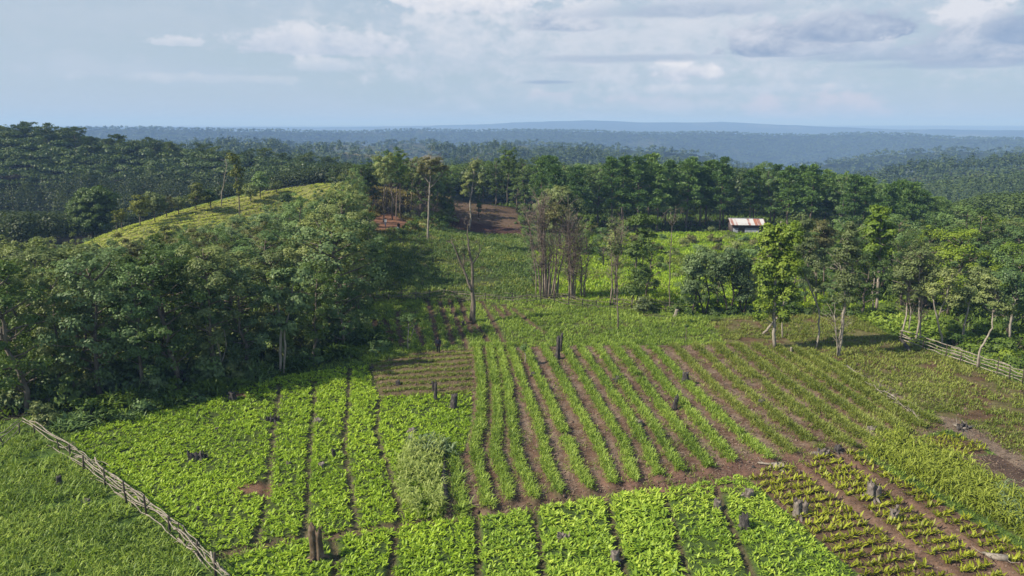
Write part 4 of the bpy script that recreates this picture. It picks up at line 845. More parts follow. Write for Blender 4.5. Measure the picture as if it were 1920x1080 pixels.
stree('tree', (898, 408), 'thin ivy clad stem beside the pale forked tree on the red terraces', 'tree', [[(898, 408, 3), (898, 380, 3), (899, 350, 2)]], [(898, 385, 6, 18), (898, 360, 7, 14)], 'dark', 'bark', .25, 40, .5)
stree('tree', (450, 408), 'tall leaning tree with golden top on the planted ridge', 'tree', [[(450, 410, 3), (449, 380, 3), (446, 350, 2.5), (440, 320, 2), (436, 300, 1)]], [(437, 300, 14, 12), (444, 322, 15, 14), (448, 345, 11, 12), (450, 362, 7, 9)], 'yellow', 'bark', .34, 55, .8)
stree('tree', (415, 388), 'bare crooked pale tree left of the golden topped tree on the ridge', 'tree', [[(415, 388, 2.5), (416, 360, 2.5), (421, 335, 2), (426, 312, 1.5), (424, 298, 1)], [(420, 345, 1.5), (430, 325, 1)]], (), trunk='palebark', twigs=14, twl=1.2)
stree('tree', (368, 396), 'leafy tree with a droopy hooked crown on the crest of the ridge', 'tree', [[(368, 398, 3), (367, 375, 2.5), (368, 352, 1.5)]], [(366, 352, 13, 11), (372, 365, 15, 12), (362, 378, 8, 12), (384, 372, 12, 10)], 'yellow', 'bark', .34, 55, .8)
stree('tree', (220, 436), 'smaller of the twin young trees at the low end of the ridge', 'tree', [[(220, 438, 2), (219, 420, 2), (216, 405, 1)]], [(216, 403, 8, 9), (218, 415, 6, 6)], 'yellow', 'bark', .3, 40, .6)
stree('tree', (228, 432), 'taller of the twin young trees at the low end of the ridge', 'tree', [[(228, 434, 2), (228, 415, 2), (227, 400, 1)]], [(228, 400, 8, 9), (224, 410, 7, 6)], 'yellow', 'bark', .3, 40, .6)
for u, v, tv, rw, nm, mt in [(262, 425, 362, 17, 'leafy tree at the left of the cluster on the ridge crest', 'yellow'), (290, 416, 358, 22, 'widest tree of the cluster on the ridge crest', 'olive'), (312, 408, 368, 16, 'brownish tree inside the cluster on the ridge crest', 'brown'), (335, 402, 366, 13, 'slim tree at the right of the cluster on the ridge crest', 'olive'),
                             (488, 372, 322, 17, 'pale leafy tree above the dirt track on the ridge', 'mid'), (518, 362, 338, 13, 'low pale tree on the crest right of the dirt track', 'olive'), (470, 378, 345, 14, 'low bushy tree on the crest left of the dirt track', 'olive'), (395, 392, 356, 14, 'bushy tree on the crest right of the hooked crown', 'dark')]:
    h_ = v - tv; stree('tree', (u, v), nm, 'tree', [[(u, v + 2, 3), (u, v - h_ * .5, 2.5), (u + 1, tv + 8, 1)]], [(u, tv + h_ * .3, rw, h_ * .3), (u - rw * .4, tv + h_ * .5, rw * .7, h_ * .25), (u + rw * .4, tv + h_ * .48, rw * .7, h_ * .25)], mt, 'bark', .33, 60, .85)
stree('bush', (536, 386), 'dark round shrub standing in the planted ridge field', 'bush', [[(536, 386, 2), (536, 372, 1)]], [(536, 372, 14, 11)], 'dark', 'bark', .26, 60, .6)
stree('tree', (175, 470), 'big dark domed tree standing before the low end of the ridge', 'tree', [[(172, 470, 7), (172, 420, 6), (174, 380, 3)]], [(160, 385, 32, 28), (192, 380, 32, 30), (140, 400, 22, 24), (215, 405, 20, 22), (175, 365, 26, 16), (175, 415, 48, 24)], 'dark', 'bark', .36, 90, 1.1, Y=138, seed=4)
# twisted trees at the near edge of the clearing
for i, (u, v, lob, nm) in enumerate([(1320, 590, [(1300, 500, 24, 26), (1322, 480, 22, 20), (1296, 535, 18, 18)], 'leftmost of the twisted grey green trees on the near edge of the clearing'),
                                     (1366, 590, [(1350, 505, 24, 26), (1372, 485, 24, 22), (1386, 520, 16, 22)], 'middle one of the twisted grey green trees on the near edge of the clearing'),
                                     (1392, 588, [(1398, 500, 16, 24), (1404, 540, 14, 22), (1392, 560, 12, 16)], 'vine covered rightmost of the twisted trees on the near edge of the clearing')]):
    a, b = lob[0][0], lob[1][0]; stree('tree', (u, v), nm, 'tree', [[(u, v, 5), (u - 8, v - 35, 4), (a, v - 70, 3), (a - 2, v - 100, 1.5)], [(u + 2, v, 5), (u + 10, v - 35, 4), (b, v - 75, 3), (b + 3, v - 105, 1.5)], [(u - 6, v - 30, 3), (u - 24, v - 50, 2), (u - 30, v - 75, 1.5)]], lob, 'blue', 'darkbark', .25, 75, .7, ldens=1.5)
stree('tree', (1526, 570), 'leafy olive tree right behind the tall bright green tree', 'tree', [[(1510, 572, 4), (1508, 500, 3), (1506, 440, 2)], [(1530, 570, 4), (1530, 500, 3)]], [(1506, 420, 22, 22), (1512, 460, 26, 26), (1535, 490, 26, 26), (1510, 520, 24, 24), (1540, 535, 22, 20)], 'olive', 'bark', .28, 70, .85)
stree('tree', (1542, 560), 'russet topped tree between the two tallest field trees', 'tree', [[(1545, 560, 4), (1545, 480, 3), (1543, 430, 2)]], [(1540, 425, 22, 16), (1556, 440, 18, 16), (1540, 455, 26, 20)], 'brown', 'bark', .28, 65, .8, twigs=60)
stree('tree', (1300, 425), 'small round leafy tree left of the tin roofed hut', 'tree', [[(1296, 428, 2.5), (1296, 412, 2)]], [(1296, 412, 7, 8)], 'mid', 'bark', .3, 60, .7)
for (u, v, hgt, mt, wd_, nm) in [(1300, 588, 6.2, 'blue', 1.2, 'pale blue green tree left of the twisted trees on the edge of the clearing'), (1345, 572, 6.6, 'blue', 1.3, 'blue green tree behind the gap between the twisted trees'), (1388, 570, 7.0, 'dark', 1.1, 'dark tree behind the vine covered twisted tree'), (1412, 580, 6.0, 'olive', 1.0, 'small olive tree between the twisted trees and the tall bright tree'),
                             (1212, 560, 7.5, 'dark', 1.0, 'dark narrow tree touching the dark bushy tree in front of the clearing'), (1130, 500, 6.5, 'mid', 1.1, 'round green tree on the clearing right of the brown clumps'), (1165, 480, 6.5, 'olive', 1.1, 'olive tree on the clearing behind the sparse pair of thin stems'), (1100, 480, 7.5, 'dark', 1.1, 'dark tree on the clearing behind the slim brown clump'), (1000, 540, 4.0, 'mid', 1.0, 'low tree left of the largest brown clump')]:
    x, y, z = at(u, v); plant('broadleaf_tree', 'broad', int(u) % 6, x, y, hgt, mt, nm, 'tree', wide=wd_)
# second growth between field trees and pines
n_ = 0
for (u, v, hgt, mt, kd, nm) in [(1490, 585, 7, 'mid', 'broad', 'dense mid green tree behind the tall bright tree'), (1615, 590, 8, 'dark', 'broad', 'dark leafy tree left of the white trunk'),
                                (1560, 588, 5, 'mid', 'broad', 'low spreading tree behind the bent sapling'), (1690, 575, 9, 'dark', 'broad', 'dark dense tree right of the white trunk'),
                                (1215, 585, 3, 'olive', 'bush', 'low bush at the foot of the dark bushy tree')]:
    x, y, z = at(u, v); plant('tree' if kd != 'bush' else 'bush', kd, n_, x, y, hgt, mt, nm, 'tree' if kd != 'bush' else 'bush'); n_ += 1

# left wood --------------------------------------------------------------------
CAST = {'olive': 'olive green', 'mid': 'fresh green', 'blue': 'blue green', 'dark': 'dark green', 'brown': 'brownish green', 'bright': 'bright green', 'yellow': 'yellow green'}
front = [(28, 790, 11, 'dark'), (95, 772, 9.5, 'olive'), (170, 765, 11, 'blue'), (250, 755, 10, 'mid'), (318, 742, 11, 'dark'), (392, 728, 11.5, 'olive'), (455, 712, 9, 'blue'), (585, 690, 8.5, 'dark'), (640, 668, 7, 'mid')]
names = ['first', 'second', 'third', 'fourth', 'fifth', 'sixth', 'seventh', 'eighth', 'ninth']
for i, (u, v, hgt, mt) in enumerate(front):
    x, y = G0(u, v); plant('broadleaf_tree', 'tallbroad' if i % 2 else 'broad', i % 6, x, y + 1.5, hgt * 1.16, mt, f'{CAST[mt]} tree, {names[i]} along the front edge of the left wood from the fence', 'tree', 'front trees of the left wood', wide=1.05)
stree('tree', (532, 700), 'pale barked twin trunk tree with large light leaves at the corner of the left wood', 'tree',
      [[(526, 705, 6), (524, 660, 8), (528, 620, 7), (520, 570, 4), (516, 520, 2)], [(532, 704, 5), (535, 660, 6), (534, 620, 5), (545, 570, 3), (550, 520, 2)]],
      [(518, 515, 18, 20), (510, 555, 20, 24), (515, 600, 22, 20), (552, 520, 28, 24), (560, 570, 26, 30), (545, 615, 18, 14)], 'blue', 'palebark', .36, 70, .85, wr=.65)
stree('tree', (412, 715), 'light green tree with many thin bare stems on the front edge of the left wood', 'tree',
      [[(405, 715, 4), (396, 660, 4), (385, 600, 3), (380, 550, 2)], [(414, 716, 4), (414, 660, 4), (400, 600, 3)], [(410, 700, 3), (424, 650, 3), (420, 590, 2)]],
      [(370, 540, 30, 26), (400, 560, 26, 26), (350, 580, 22, 22), (410, 600, 20, 20), (385, 590, 24, 20), (330, 600, 20, 18)], 'mid', 'palebark', .28, 75, .85)
pts = poisson(Z['wood'], 4.5); g = np.random.default_rng(11); k = 0; cnt = {}
pts.sort(key=lambda p: p[1])
fronts = [G0(u, v) for u, v, *_ in front] + TREES
for (x, y) in pts:
    if min(math.hypot(x - a, y - b) for a, b in fronts) < 2.6 or k >= 150: continue
    u = uofxy(x, y); z = h1(x, y)
    if u < -90: continue
    lim = CZ + y * float(rat(vtop_left(u) + g.uniform(-10, 16))) - z
    hgt = min(lim, 12.5 * g.uniform(.72, 1.12))
    if hgt < 3.2 or (uofxy(x, y) > 672 and y > 96): continue
    mt = g.choice(['olive', 'mid', 'blue', 'dark', 'olive', 'mid', 'blue', 'brown'], p=[.17, .15, .17, .14, .13, .08, .08, .08])
    mt = str(mt); kd = 'broad' if hgt < 6.5 or g.random() < .4 else 'tallbroad'
    plant('broadleaf_tree', kd, int(g.integers(6)), x, y, hgt, mt, f'{CAST[mt]} broadleaf tree inside the dense wood left of the bright leafy beds', 'tree', f'{CAST[mt]} trees inside the left wood', wide=float(g.choice([.9, 1.1, 1.3, 1.6])) * (1.2 if hgt < 7 else 1)); k += 1
print('left wood', k)
for i, (u, v, hgt, mt) in enumerate([(638, 600, 8, 'dark'), (655, 572, 9.5, 'olive'), (672, 540, 10, 'mid'), (650, 520, 11, 'blue'), (676, 505, 8, 'olive'), (655, 490, 11, 'mid'), (612, 635, 8, 'mid')]):
    x, y, z = at(u, v); plant('broadleaf_tree', 'tallbroad' if hgt > 9 else 'broad', i % 6, x, y, hgt, mt, f'{CAST[mt]} tree on the shady right hand edge of the left wood', 'tree', f'{CAST[mt]} trees on the right hand edge of the left wood', wide=1.15)
# people's grove behind the path
grove = [(608, 112, 352, 'mid'), (632, 118, 340, 'blue'), (655, 122, 330, 'mid'), (664, 126, 318, 'olive'), (672, 132, 322, 'mid'), (676, 146, 300, 'dark'), (668, 140, 312, 'mid'), (725, 152, 290, 'mid'), (745, 158, 286, 'olive'), (765, 162, 296, 'dark'), (708, 160, 296, 'blue'), (785, 168, 300, 'mid'), (810, 170, 306, 'dark'), (782, 151, 316, 'dark'), (802, 150, 318, 'dark'), (822, 154, 320, 'mid'), (840, 158, 316, 'dark'), (640, 100, 345, 'mid'), (662, 108, 352, 'olive'), (690, 118, 358, 'blue'), (718, 136, 285, 'olive'), (735, 142, 278, 'mid'), (752, 146, 282, 'bright'), (770, 150, 292, 'olive'), (700, 150, 300, 'dark'), (790, 155, 300, 'dark'),
         (825, 158, 305, 'dark'), (845, 163, 310, 'mid'), (680, 135, 330, 'mid'), (655, 160, 318, 'olive'), (625, 172, 318, 'mid'), (930, 180, 292, 'dark'), (950, 178, 275, 'bright'), (985, 176, 296, 'dark'), (1015, 172, 290, 'dark'), (905, 190, 300, 'mid'), (1040, 168, 300, 'dark'), (968, 170, 330, 'dark'), (870, 195, 318, 'dark'), (1060, 172, 306, 'mid')]
spots = ['over the path', 'by the red terraces', 'behind the pale umbrella tree']
for i, (u, Y, vt, mt) in enumerate(grove):
    x = (u - 960) / F * Y / 1.0; z = h1(x, Y); hgt = max(4, CZ + Y * float(rat(vt)) - z)
    where = 'beside and over the red path' if u < 780 else 'between the path and the red terraces' if u < 890 else 'at the far side of the red terraces'
    plant('broadleaf_tree', 'slim' if u > 692 and hgt > 8 and mt != 'dark' else 'tallbroad' if hgt > 8 else 'broad', i % 6, x, Y, hgt, mt, f'{CAST[mt]} tall tree in the grove {where}', 'tree', f'{CAST[mt]} grove trees {where}', wide=1.2 if mt == 'dark' else .85 if u < 700 else 1.0)
stree('tree', (742, 410), 'leafless tree with many thin brown branches beside the white shirted person', 'tree', [[(742, 412, 3), (743, 390, 3), (744, 350, 2), (748, 320, 1)], [(740, 385, 2), (730, 350, 1.5), (728, 325, 1)], [(741, 370, 2), (752, 345, 1)]], (), trunk='twig', twigs=110, twl=1.6)
# pines behind the clearing ----------------------------------------------------
g = np.random.default_rng(23); k = 0
pp = poisson(Z['pines'], 4.0); pp.sort(key=lambda p: p[1])
for (x, y) in pp:
    u = uofxy(x, y); z = h1(x, y); lim = CZ + y * float(rat(vtop_pine(u) + g.uniform(-8, 14))) - z
    if lim < 5 or k >= 52 or u > 1990: continue
    hgt = min(lim, 17); kd, mt, lb = ('pine', 'pine', 'dark green pine in the dense plantation behind the tin roofed hut') if g.random() < .8 else ('tallbroad', 'mid', 'lighter leafy tree mixed into the pine plantation behind the hut')
    plant('pine_tree' if kd == 'pine' else 'broadleaf_tree', kd, int(g.integers(6)), x, y, hgt, mt, lb, 'tree', 'pines behind the hut' if kd == 'pine' else 'leafy trees among the pines', trunkmat='bark', wide=g.uniform(1.0, 1.3)); k += 1
print('pines', k)
# right woodland -----------------------------------------------------------------
rw = Z['rw']; _ = [P(1660, 580, 92)[:2], P(1760, 600, 86)[:2], P(1860, 650, 72)[:2], (55, 64), (95, 70), (118, 130), (100, 165), P(1720, 400, 140)[:2], P(1640, 420, 130)[:2]]
def vtop_right(u): return np.interp(u, [1480, 1540, 1600, 1700, 1780, 1850, 1920], [428, 415, 408, 384, 392, 362, 372])
k = 0
rp = poisson(rw, 4.2); rp.sort(key=lambda p: p[1])
for (x, y) in rp:
    u = uofxy(x, y); z = h1(x, y)
    if u > 2050 or k > 64 or min(math.hypot(x - a, y - b) for a, b in TREES[:40]) < 1.8: continue
    lim = CZ + y * float(rat(vtop_right(u) + g.uniform(0, 40) + (40 if y < 95 else 0))) - z; hgt = min(lim, g.uniform(8, 13))
    if hgt < 4: continue
    mt = str(g.choice(['olive', 'mid', 'dark', 'bright', 'brown'], p=[.2, .36, .2, .18, .06]))
    plant('broadleaf_tree', 'broad' if hgt < 11 else 'tallbroad', int(g.integers(6)), x, y, hgt, mt, f'{CAST[mt]} tree in the woodland beyond the right rail fence', 'tree', f'{CAST[mt]} trees beyond the right rail fence', wide=g.uniform(1.05, 1.4)); k += 1
print('right', k)
# pines on the hill beyond the ridge: the ones on its skyline and front, one by one
g = np.random.default_rng(31)
def vtop_hill(u): return np.interp(u, [-60, 0, 40, 130, 160, 190, 260, 330, 400, 480, 560, 640, 720], [226, 220, 232, 228, 240, 250, 250, 262, 270, 276, 284, 291, 296])
k = 0
for (u, Y) in sorted([(uu + g.normal(0, 7), yy + g.normal(0, 5)) for uu in range(-10, 640, 28) for yy in (272,)], key=lambda t: t[1]):
    x = (u - 960) / F * Y / 1.0; z = h1(x, Y); lim = CZ + Y * float(rat(vtop_hill(u) + (g.uniform(-3, 9) if Y > 262 else g.uniform(12, 28)))) - z; hgt = min(max(lim, 9), 21)
    plant('pine_tree', 'fpine', int(g.integers(5)), x, Y, hgt, 'fpine', 'flat topped pine on the wooded hill beyond the ridge field', 'tree', 'flat topped pines on the wooded hill', wide=g.uniform(.85, 1.1)); k += 1
print('hill pines', k)

# ------------------------------------------------------------------ far forest, one mass
g = np.random.default_rng(41)
def lodtrees(mb, x, y, z, hgt, rad_, per, leaf, mid=.62, vr=.40):
    n = len(x); k = np.repeat(np.arange(n), per); m = len(k); d = nrm(g.normal(0, 1, (m, 3))); d[:, 2] = np.abs(d[:, 2]) * 1.1 - .25
    c = np.stack([x, y, z + hgt * mid], 1); r = g.random(m) ** .33
    pos = c[k] + d * r[:, None] * np.stack([rad_[k], rad_[k], hgt[k] * vr], 1)
    nn = nrm(d + np.array([0, 0, .5]) + g.normal(0, .35, (m, 3))); t = nrm(np.cross(nn, g.normal(0, 1, (m, 3))))
    diamonds(mb, pos - t * leaf[k][:, None] * .4, t, nn, leaf[k] * g.uniform(.7, 1.3, m), leaf[k] * .7 * g.uniform(.7, 1.3, m), np.clip((g.normal(.5, .2, n) + fbm(x / 60, y / 60, 83, 3) * .5)[k] + g.normal(0, .14, m), 0, 1))
def polar(n, r0, r1, a0=-42, a1=42):
    r = np.sqrt(g.uniform(r0 * r0, r1 * r1, n)); a = np.radians(g.uniform(a0, a1, n)); return r * np.sin(a), r * np.cos(a)
mb = MB()
x, y = polar(9500, 150, 370); z = H(x, y); keep = (z > -30)
u = uofxy(x, y); hl = np.where(u < 660, CZ + y * rat(vtop_hill(u) + 8) - z, CZ + y * rat(vtop_pine(u) + 6) - z)
inr = inpoly(x, y, Z['ridge']) | (inpoly(x, y, Z['pines']) & (y < 178)) | inpoly(x, y, Z['terr']) | inpoly(x, y, Z['clear']) | inpoly(x, y, Z['path']) | inpoly(x, y, Z['slope']) | inpoly(x, y, Z['wood']) | inpoly(x, y, rw)
# keep the sight lines to the ridge crest free
crest = np.interp(u, [-100, 130, 185, 215, 300, 400, 500, 620, 680, 700], [408, 412, 440, 438, 412, 385, 365, 345, 345, 330])
hl = np.where((u < 690) & (y < 205), np.minimum(hl, CZ + y * rat(crest - np.where(u < 200, 20, 40)) - z), hl)
hl = np.where((u > 690) & (u < 1000), np.minimum(hl, np.where(y < 182, 0, hl)), hl)
hg = np.minimum(hl, g.uniform(11, 17, len(x))); keep = (hg > 6) & ~inr & ~((u > 1000) & (u < 1640) & (y < 168)); x, y, z, hg = x[keep], y[keep], z[keep], hg[keep]; print('mid lod', len(x))
fl = uofxy(x, y) < 670
rt = ~fl; lodtrees(mb, x[rt], y[rt], z[rt], hg[rt], g.uniform(2.2, 3.6, rt.sum()), 210, np.full(rt.sum(), .56))
lo = fl & ((y < 222) | (H(x, y) < -6)); mbv = MB(); lodtrees(mbv, x[lo], y[lo], z[lo], hg[lo], g.uniform(2.4, 3.8, lo.sum()), 190, np.full(lo.sum(), .5)); tag(mbv.obj('forest', M['deep']), 'leafy forest filling the valley between ridge field and pine hill, shade in its colour', 'forest', kind='stuff'); fl &= ~lo
xx, yy, zz, hh = x[fl], y[fl], z[fl], hg[fl]; s = g.random(len(xx)) < .75; xx, yy, zz, hh = xx[s], yy[s], zz[s], hh[s]
for mid, vr, rs, pr in ((.84, .07, 1.0, 75), (.66, .06, 1.15, 70), (.48, .05, .8, 35)):
    a = g.uniform(0, 6.28, len(xx)); o_ = g.uniform(0, 1.3, len(xx)); lodtrees(mb, xx + np.cos(a) * o_, yy + np.sin(a) * o_, zz, hh, rs * g.uniform(2.2, 4.2, len(xx)), pr, np.full(len(xx), .75), mid, vr)
x, y = polar(8000, 360, 480); z = H(x, y); lodtrees(mb, x, y, z, g.uniform(10, 16, len(x)), g.uniform(2.4, 4, len(x)), 100, np.full(len(x), .85))
x, y = polar(24000, 480, 950); kp = ~clearing(x, y); x, y = x[kp], y[kp]; z = H(x, y); lodtrees(mb, x, y, z, g.uniform(9, 16, len(x)), g.uniform(2.2, 4.4, len(x)), 40, np.full(len(x), 1.5))
x, y = polar(62000, 950, 3300); z = H(x, y); lodtrees(mb, x, y, z, g.uniform(6, 12, len(x)), g.uniform(3.5, 7, len(x)), 16, np.full(len(x), 3.4))
tag(mb.obj('forest', M['fpine']), 'mass of forest trees covering the farther hills and valleys', 'forest', kind='stuff')
# ------------------------------------------------------------------ shrubs along the top of the leafy beds
g = np.random.default_rng(51)
stree('bush', (80, 802), 'pale olive bush beside the upper end of the left pole fence', 'bush', [[(84, 805, 3), (82, 785, 2), (78, 760, 1)], [(84, 805, 3), (92, 780, 2)]], [(76, 765, 20, 18), (90, 780, 18, 16), (70, 785, 16, 14), (84, 795, 18, 8)], 'olive', 'bark', .2, 75, .5)
stree('bush', (100, 765), 'small bright bush behind the pale olive bush at the fence end', 'bush', [[(95, 765, 2), (95, 740, 1)]], [(85, 735, 18, 14), (105, 730, 14, 12)], 'bright', 'bark', .22, 60, .5)
for i, (u, v, hgt) in enumerate([(140, 800, 1.5), (165, 782, 2.0), (205, 786, 1.6), (225, 768, 2.2), (262, 770, 1.8), (285, 752, 2.1), (318, 758, 1.4), (345, 742, 2.2), (372, 752, 1.3), (398, 735, 1.7), (425, 722, 1.9), (452, 726, 1.2), (470, 708, 1.9), (498, 708, 1.4), (520, 694, 2.0), (552, 692, 1.6), (580, 682, 2.0), (606, 676, 1.8), (632, 668, 2.0), (655, 672, 1.6), (705, 660, 1.8), (690, 640, 2.0), (730, 648, 1.6), (300, 765, 1.0), (240, 782, 1.0), (665, 645, 2.2), (715, 632, 1.7)]):
    x, y = G0(u, v); plant('bush', 'bush' if i % 3 else 'weedbush', i % 5, x, y, hgt, 'shrub' if i % 4 else 'mid', 'low green shrub in the shaded strip between the left wood and the leafy beds', 'bush', 'shrubs of the shaded strip', wide=1.25)
g = np.random.default_rng(77)
for i in range(46):
    u = 20 + i * 14.5 + g.normal(0, 8); v = float(np.interp(u, [0, 230, 440, 560, 690], [795, 765, 722, 688, 655])) - g.uniform(8, 60); x, y = G0(u, v)
    plant('bush', 'bush', i % 5, x, y, g.uniform(2.4, 4.2), ['dark', 'olive', 'mid', 'blue'][i % 4], 'tall shady shrub filling the space under the front trees of the left wood', 'bush', 'understory shrubs of the left wood', wide=g.uniform(.8, 1.1))
for i, (u, v, hgt) in enumerate([(1225, 582, 1.6), (1270, 588, 1.6), (1295, 588, 1.9), (1340, 588, 1.8), (1378, 590, 1.7), (1410, 586, 1.8), (1480, 588, 2.2), (1520, 590, 1.7), (1550, 592, 1.8), (1590, 590, 2.0), (1440, 590, 1.5)]):
    x, y, z = at(u, v); plant('bush', 'bush', i % 5, x, y, hgt, 'dark' if i % 2 else 'shrub', 'shady shrub at the far edge of the crop under the twisted and bright trees', 'bush', 'shrubs under the field edge trees', wide=1.2)
for i, (u, v, hgt) in enumerate([(1760, 640, 1.8), (1790, 650, 1.9), (1825, 660, 2), (1860, 660, 2.2), (1885, 675, 2), (1912, 690, 2), (1840, 640, 2.4), (1900, 655, 2.4), (1780, 622, 2.0)]):
    x, y, z = at(u, v); plant('bush', 'bush', i % 5, x, y, hgt, 'shrub' if i % 2 else 'bright', 'leafy shrub right behind the right rail fence', 'bush', 'shrubs behind the right rail fence', wide=1.2)
for i, (u, v, hgt) in enumerate([(755, 440, 2), (775, 432, 2.4), (795, 428, 2.4), (818, 432, 2.6), (838, 430, 2.4), (770, 412, 2.6), (790, 405, 2.78), (815, 408, 3), (835, 410, 3), (975, 420, 2.4), (990, 440, 2.4), (1000, 470, 2.0), (1005, 500, 1.8), (690, 470, 2.4), (670, 500, 2.4), (660, 530, 2.2), (985, 400, 3), (792, 396, 4.2), (812, 398, 4.6), (832, 402, 4.2), (846, 420, 3.4), (800, 420, 3.2), (825, 418, 3.4)]):
    x, y, z = at(u, v); plant('bush', 'bush', i % 5, x, y, hgt, ['dark', 'shrub', 'olive'][i % 3], 'dense bush on the rim of the grassy slope behind the brush fence', 'bush', 'bushes round the grassy slope', wide=1.2)
for i, (u, v, hgt) in enumerate([(1210, 440, 2.0), (1240, 450, 1.6), (1340, 455, 2.4), (1365, 448, 2.0), (1395, 455, 2.2), (1420, 462, 2.4), (1280, 462, 2.0), (1310, 470, 1.8), (1345, 470, 2), (1330, 434, 1.8), (1085, 450, 2.6), (1110, 440, 3), (1130, 455, 2.4), (1160, 445, 3), (1185, 455, 2.6), (1150, 470, 2), (1100, 480, 1.8), (1230, 470, 2.2), (1260, 480, 2), (1240, 505, 1.6), (1290, 455, 2.6), (1380, 475, 3), (1410, 480, 3), (1425, 500, 3), (1350, 490, 2.6), (1320, 485, 2.4), (1395, 510, 2.4), (1270, 520, 1.6), (1445, 470, 3.2), (1460, 490, 3.4)]):
    x, y, z = at(u, v); plant('bush', 'bush', i % 5, x, y, hgt, ['olive', 'mid', 'brown'][i % 3], 'bush growing on the clearing below the tin roofed hut', 'bush', 'bushes below the hut', wide=1.25)
stree('sapling', (765, 658), 'young tree with pale forked stem left of the walking man', 'sapling', [[(765, 658, 3.5), (764, 635, 3), (765, 608, 2)], [(764, 640, 2), (771, 632, 1.5)]], [(766, 596, 20, 9), (756, 604, 10, 7), (780, 602, 10, 7)], 'mid', 'palebark', .18, 40, .4, ldens=.8)
stree('sapling', (985, 685), 'small leafy sapling among the upper ends of the grassy ridges', 'sapling', [[(985, 685, 3), (985, 668, 2.5), (985, 655, 1.5)]], [(985, 652, 8, 9)], 'mid', 'palebark', .2, 36, .35)
stree('sapling', (1285, 640), 'knee high dark topped sapling at the top edge of the ridged field', 'sapling', [[(1285, 642, 2.5), (1286, 625, 2), (1287, 614, 1.5)]], [(1286, 612, 5, 5)], 'dark', 'bark', .18, 30, .3)

# ------------------------------------------------------------------ stumps, logs and stones
def stump(u, v, hpx, wpx, label, mat='stump', lean=0, prongs=1, jag=.25, name='tree_stump', flare=1.25, sides=14, seed=0):
    g = np.random.default_rng(int(u * 7 + v) + seed); x, y, z = at(u, v); d = math.hypot(y, CZ); px = d / F; h = hpx * px; r = wpx * px * .5; mb = MB()
    for p in range(prongs):
        ox = (p - (prongs - 1) / 2) * r * .95; rp = r * (1 if prongs == 1 else .62); hp = h * (1 if p == 0 else g.uniform(.72, .95)); nz = 9; th = np.arange(sides) / sides * 2 * np.pi
        lob = 1 + .14 * np.sin(th * 3 + g.uniform(0, 6)) + .09 * np.sin(th * 5 + g.uniform(0, 6)); v_ = []
        for k in range(nz):
            t = k / (nz - 1); rr_ = rp * (1 + (flare - 1) * (1 - t) ** 3 - .12 * t) * lob * (1 + g.normal(0, .05, sides)); zz = -.12 + (h * 0 + hp + .12) * t + (g.normal(0, jag * r, sides) if k == nz - 1 else 0)
            v_.append(np.stack([ox * (1 - .3 * (1 - t)) + np.cos(th) * rr_ + lean * h * t, np.sin(th) * rr_, np.broadcast_to(zz, (sides,))], 1))
        v_.append(np.stack([ox + np.cos(th) * rp * .45 + lean * h, np.sin(th) * rp * .45, np.full(sides, hp - jag * r * 1.2)], 1)); v_ = np.concatenate(v_); n = nz + 1
        i = np.arange(n - 1)[:, None] * sides; j = np.arange(sides)[None]; kk = (j + 1) % sides; q = np.stack([i + j, i + kk, i + kk + sides, i + j + sides], -1).reshape(-1, 4)
        v_ = np.concatenate([v_, [[ox + lean * h, 0, hp - jag * r * 1.6]]]); t3 = [((n - 1) * sides + a, (n - 1) * sides + (a + 1) % sides, n * sides) for a in range(sides)]; mb.add(v_, q, t3)
    for a in g.uniform(0, 6.28, 4):      # spreading roots
        tube(mb, [(math.cos(a) * r * .7, math.sin(a) * r * .7, .12 * min(1, h)), (math.cos(a) * r * 1.5, math.sin(a) * r * 1.5, .02), (math.cos(a) * r * 2.0, math.sin(a) * r * 2.0, -.1)], [r * .3, r * .2, r * .1], 6)
    return tag(mb.obj(name, M[mat], None, False, (x, y, z)), label, 'stump' if name == 'tree_stump' else name.replace('_', ' '))
stump(596, 1050, 62, 22, 'tall split hollow brown stump where the lower path crosses the leafy beds', 'brownstump', -.03, 2, .5)
stump(1499, 970, 30, 24, 'pitted grey stump in the sparse planting nearest the leafy bed', 'stump', .02, 2, .3)
stump(1637, 937, 28, 24, 'double lobed grey stump in the middle of the sparse planting', 'stump', 0, 2, .25)
stump(1674, 977, 16, 15, 'small stump with a thin upright spike in the sparse planting', 'stump', .1, 1, .5)
stump(1677, 972, 26, 5, 'thin dark spike rising from the small stump in the sparse planting', 'stump', .12, 1, .4, 'stick', 1.6, 8)
stump(1397, 990, 22, 17, 'dark leaning stump at the edge of the leafy bed bordering the sparse planting', 'char', -.15, 1, .5)
stump(1344, 952, 12, 14, 'low grey stump left of the dark leaning one', 'stump'); stump(1404, 930, 10, 16, 'flat grey stump near the upper end of the last leafy bed', 'stump')
stump(1153, 1056, 18, 15, 'round grey stump in the furrow near the bottom beds', 'stump', 0, 1, .2); stump(1056, 1012, 12, 22, 'wide cracked grey stump in the middle of a leafy bed', 'stump', 0, 2, .3)
stump(1045, 674, 44, 7, 'tall charred forked stump at the top of the grassy ridges', 'char', .04, 1, .5, flare=1.8); stump(1050, 660, 36, 5, 'thin charred prong joined beside the tall forked stump', 'char', .10, 1, .6)
stump(850, 768, 28, 13, 'dark leaning stump in the leafy bed by the brown weeded patch', 'char', .12); stump(817, 752, 34, 6, 'thin dark forked stump at the lower edge of the brown weeded patch', 'darkbark' if 0 else 'char', .02, 1, .7); stump(814, 735, 20, 5, 'short dead prong left of the thin forked stump', 'char', -.12, 1, .6)
stump(1285, 717, 19, 11, 'dark square topped stump among the far ridges', 'char'); stump(1264, 768, 25, 8, 'thin crooked dark stump in the middle of the ridged field', 'char', .15, 1, .7)
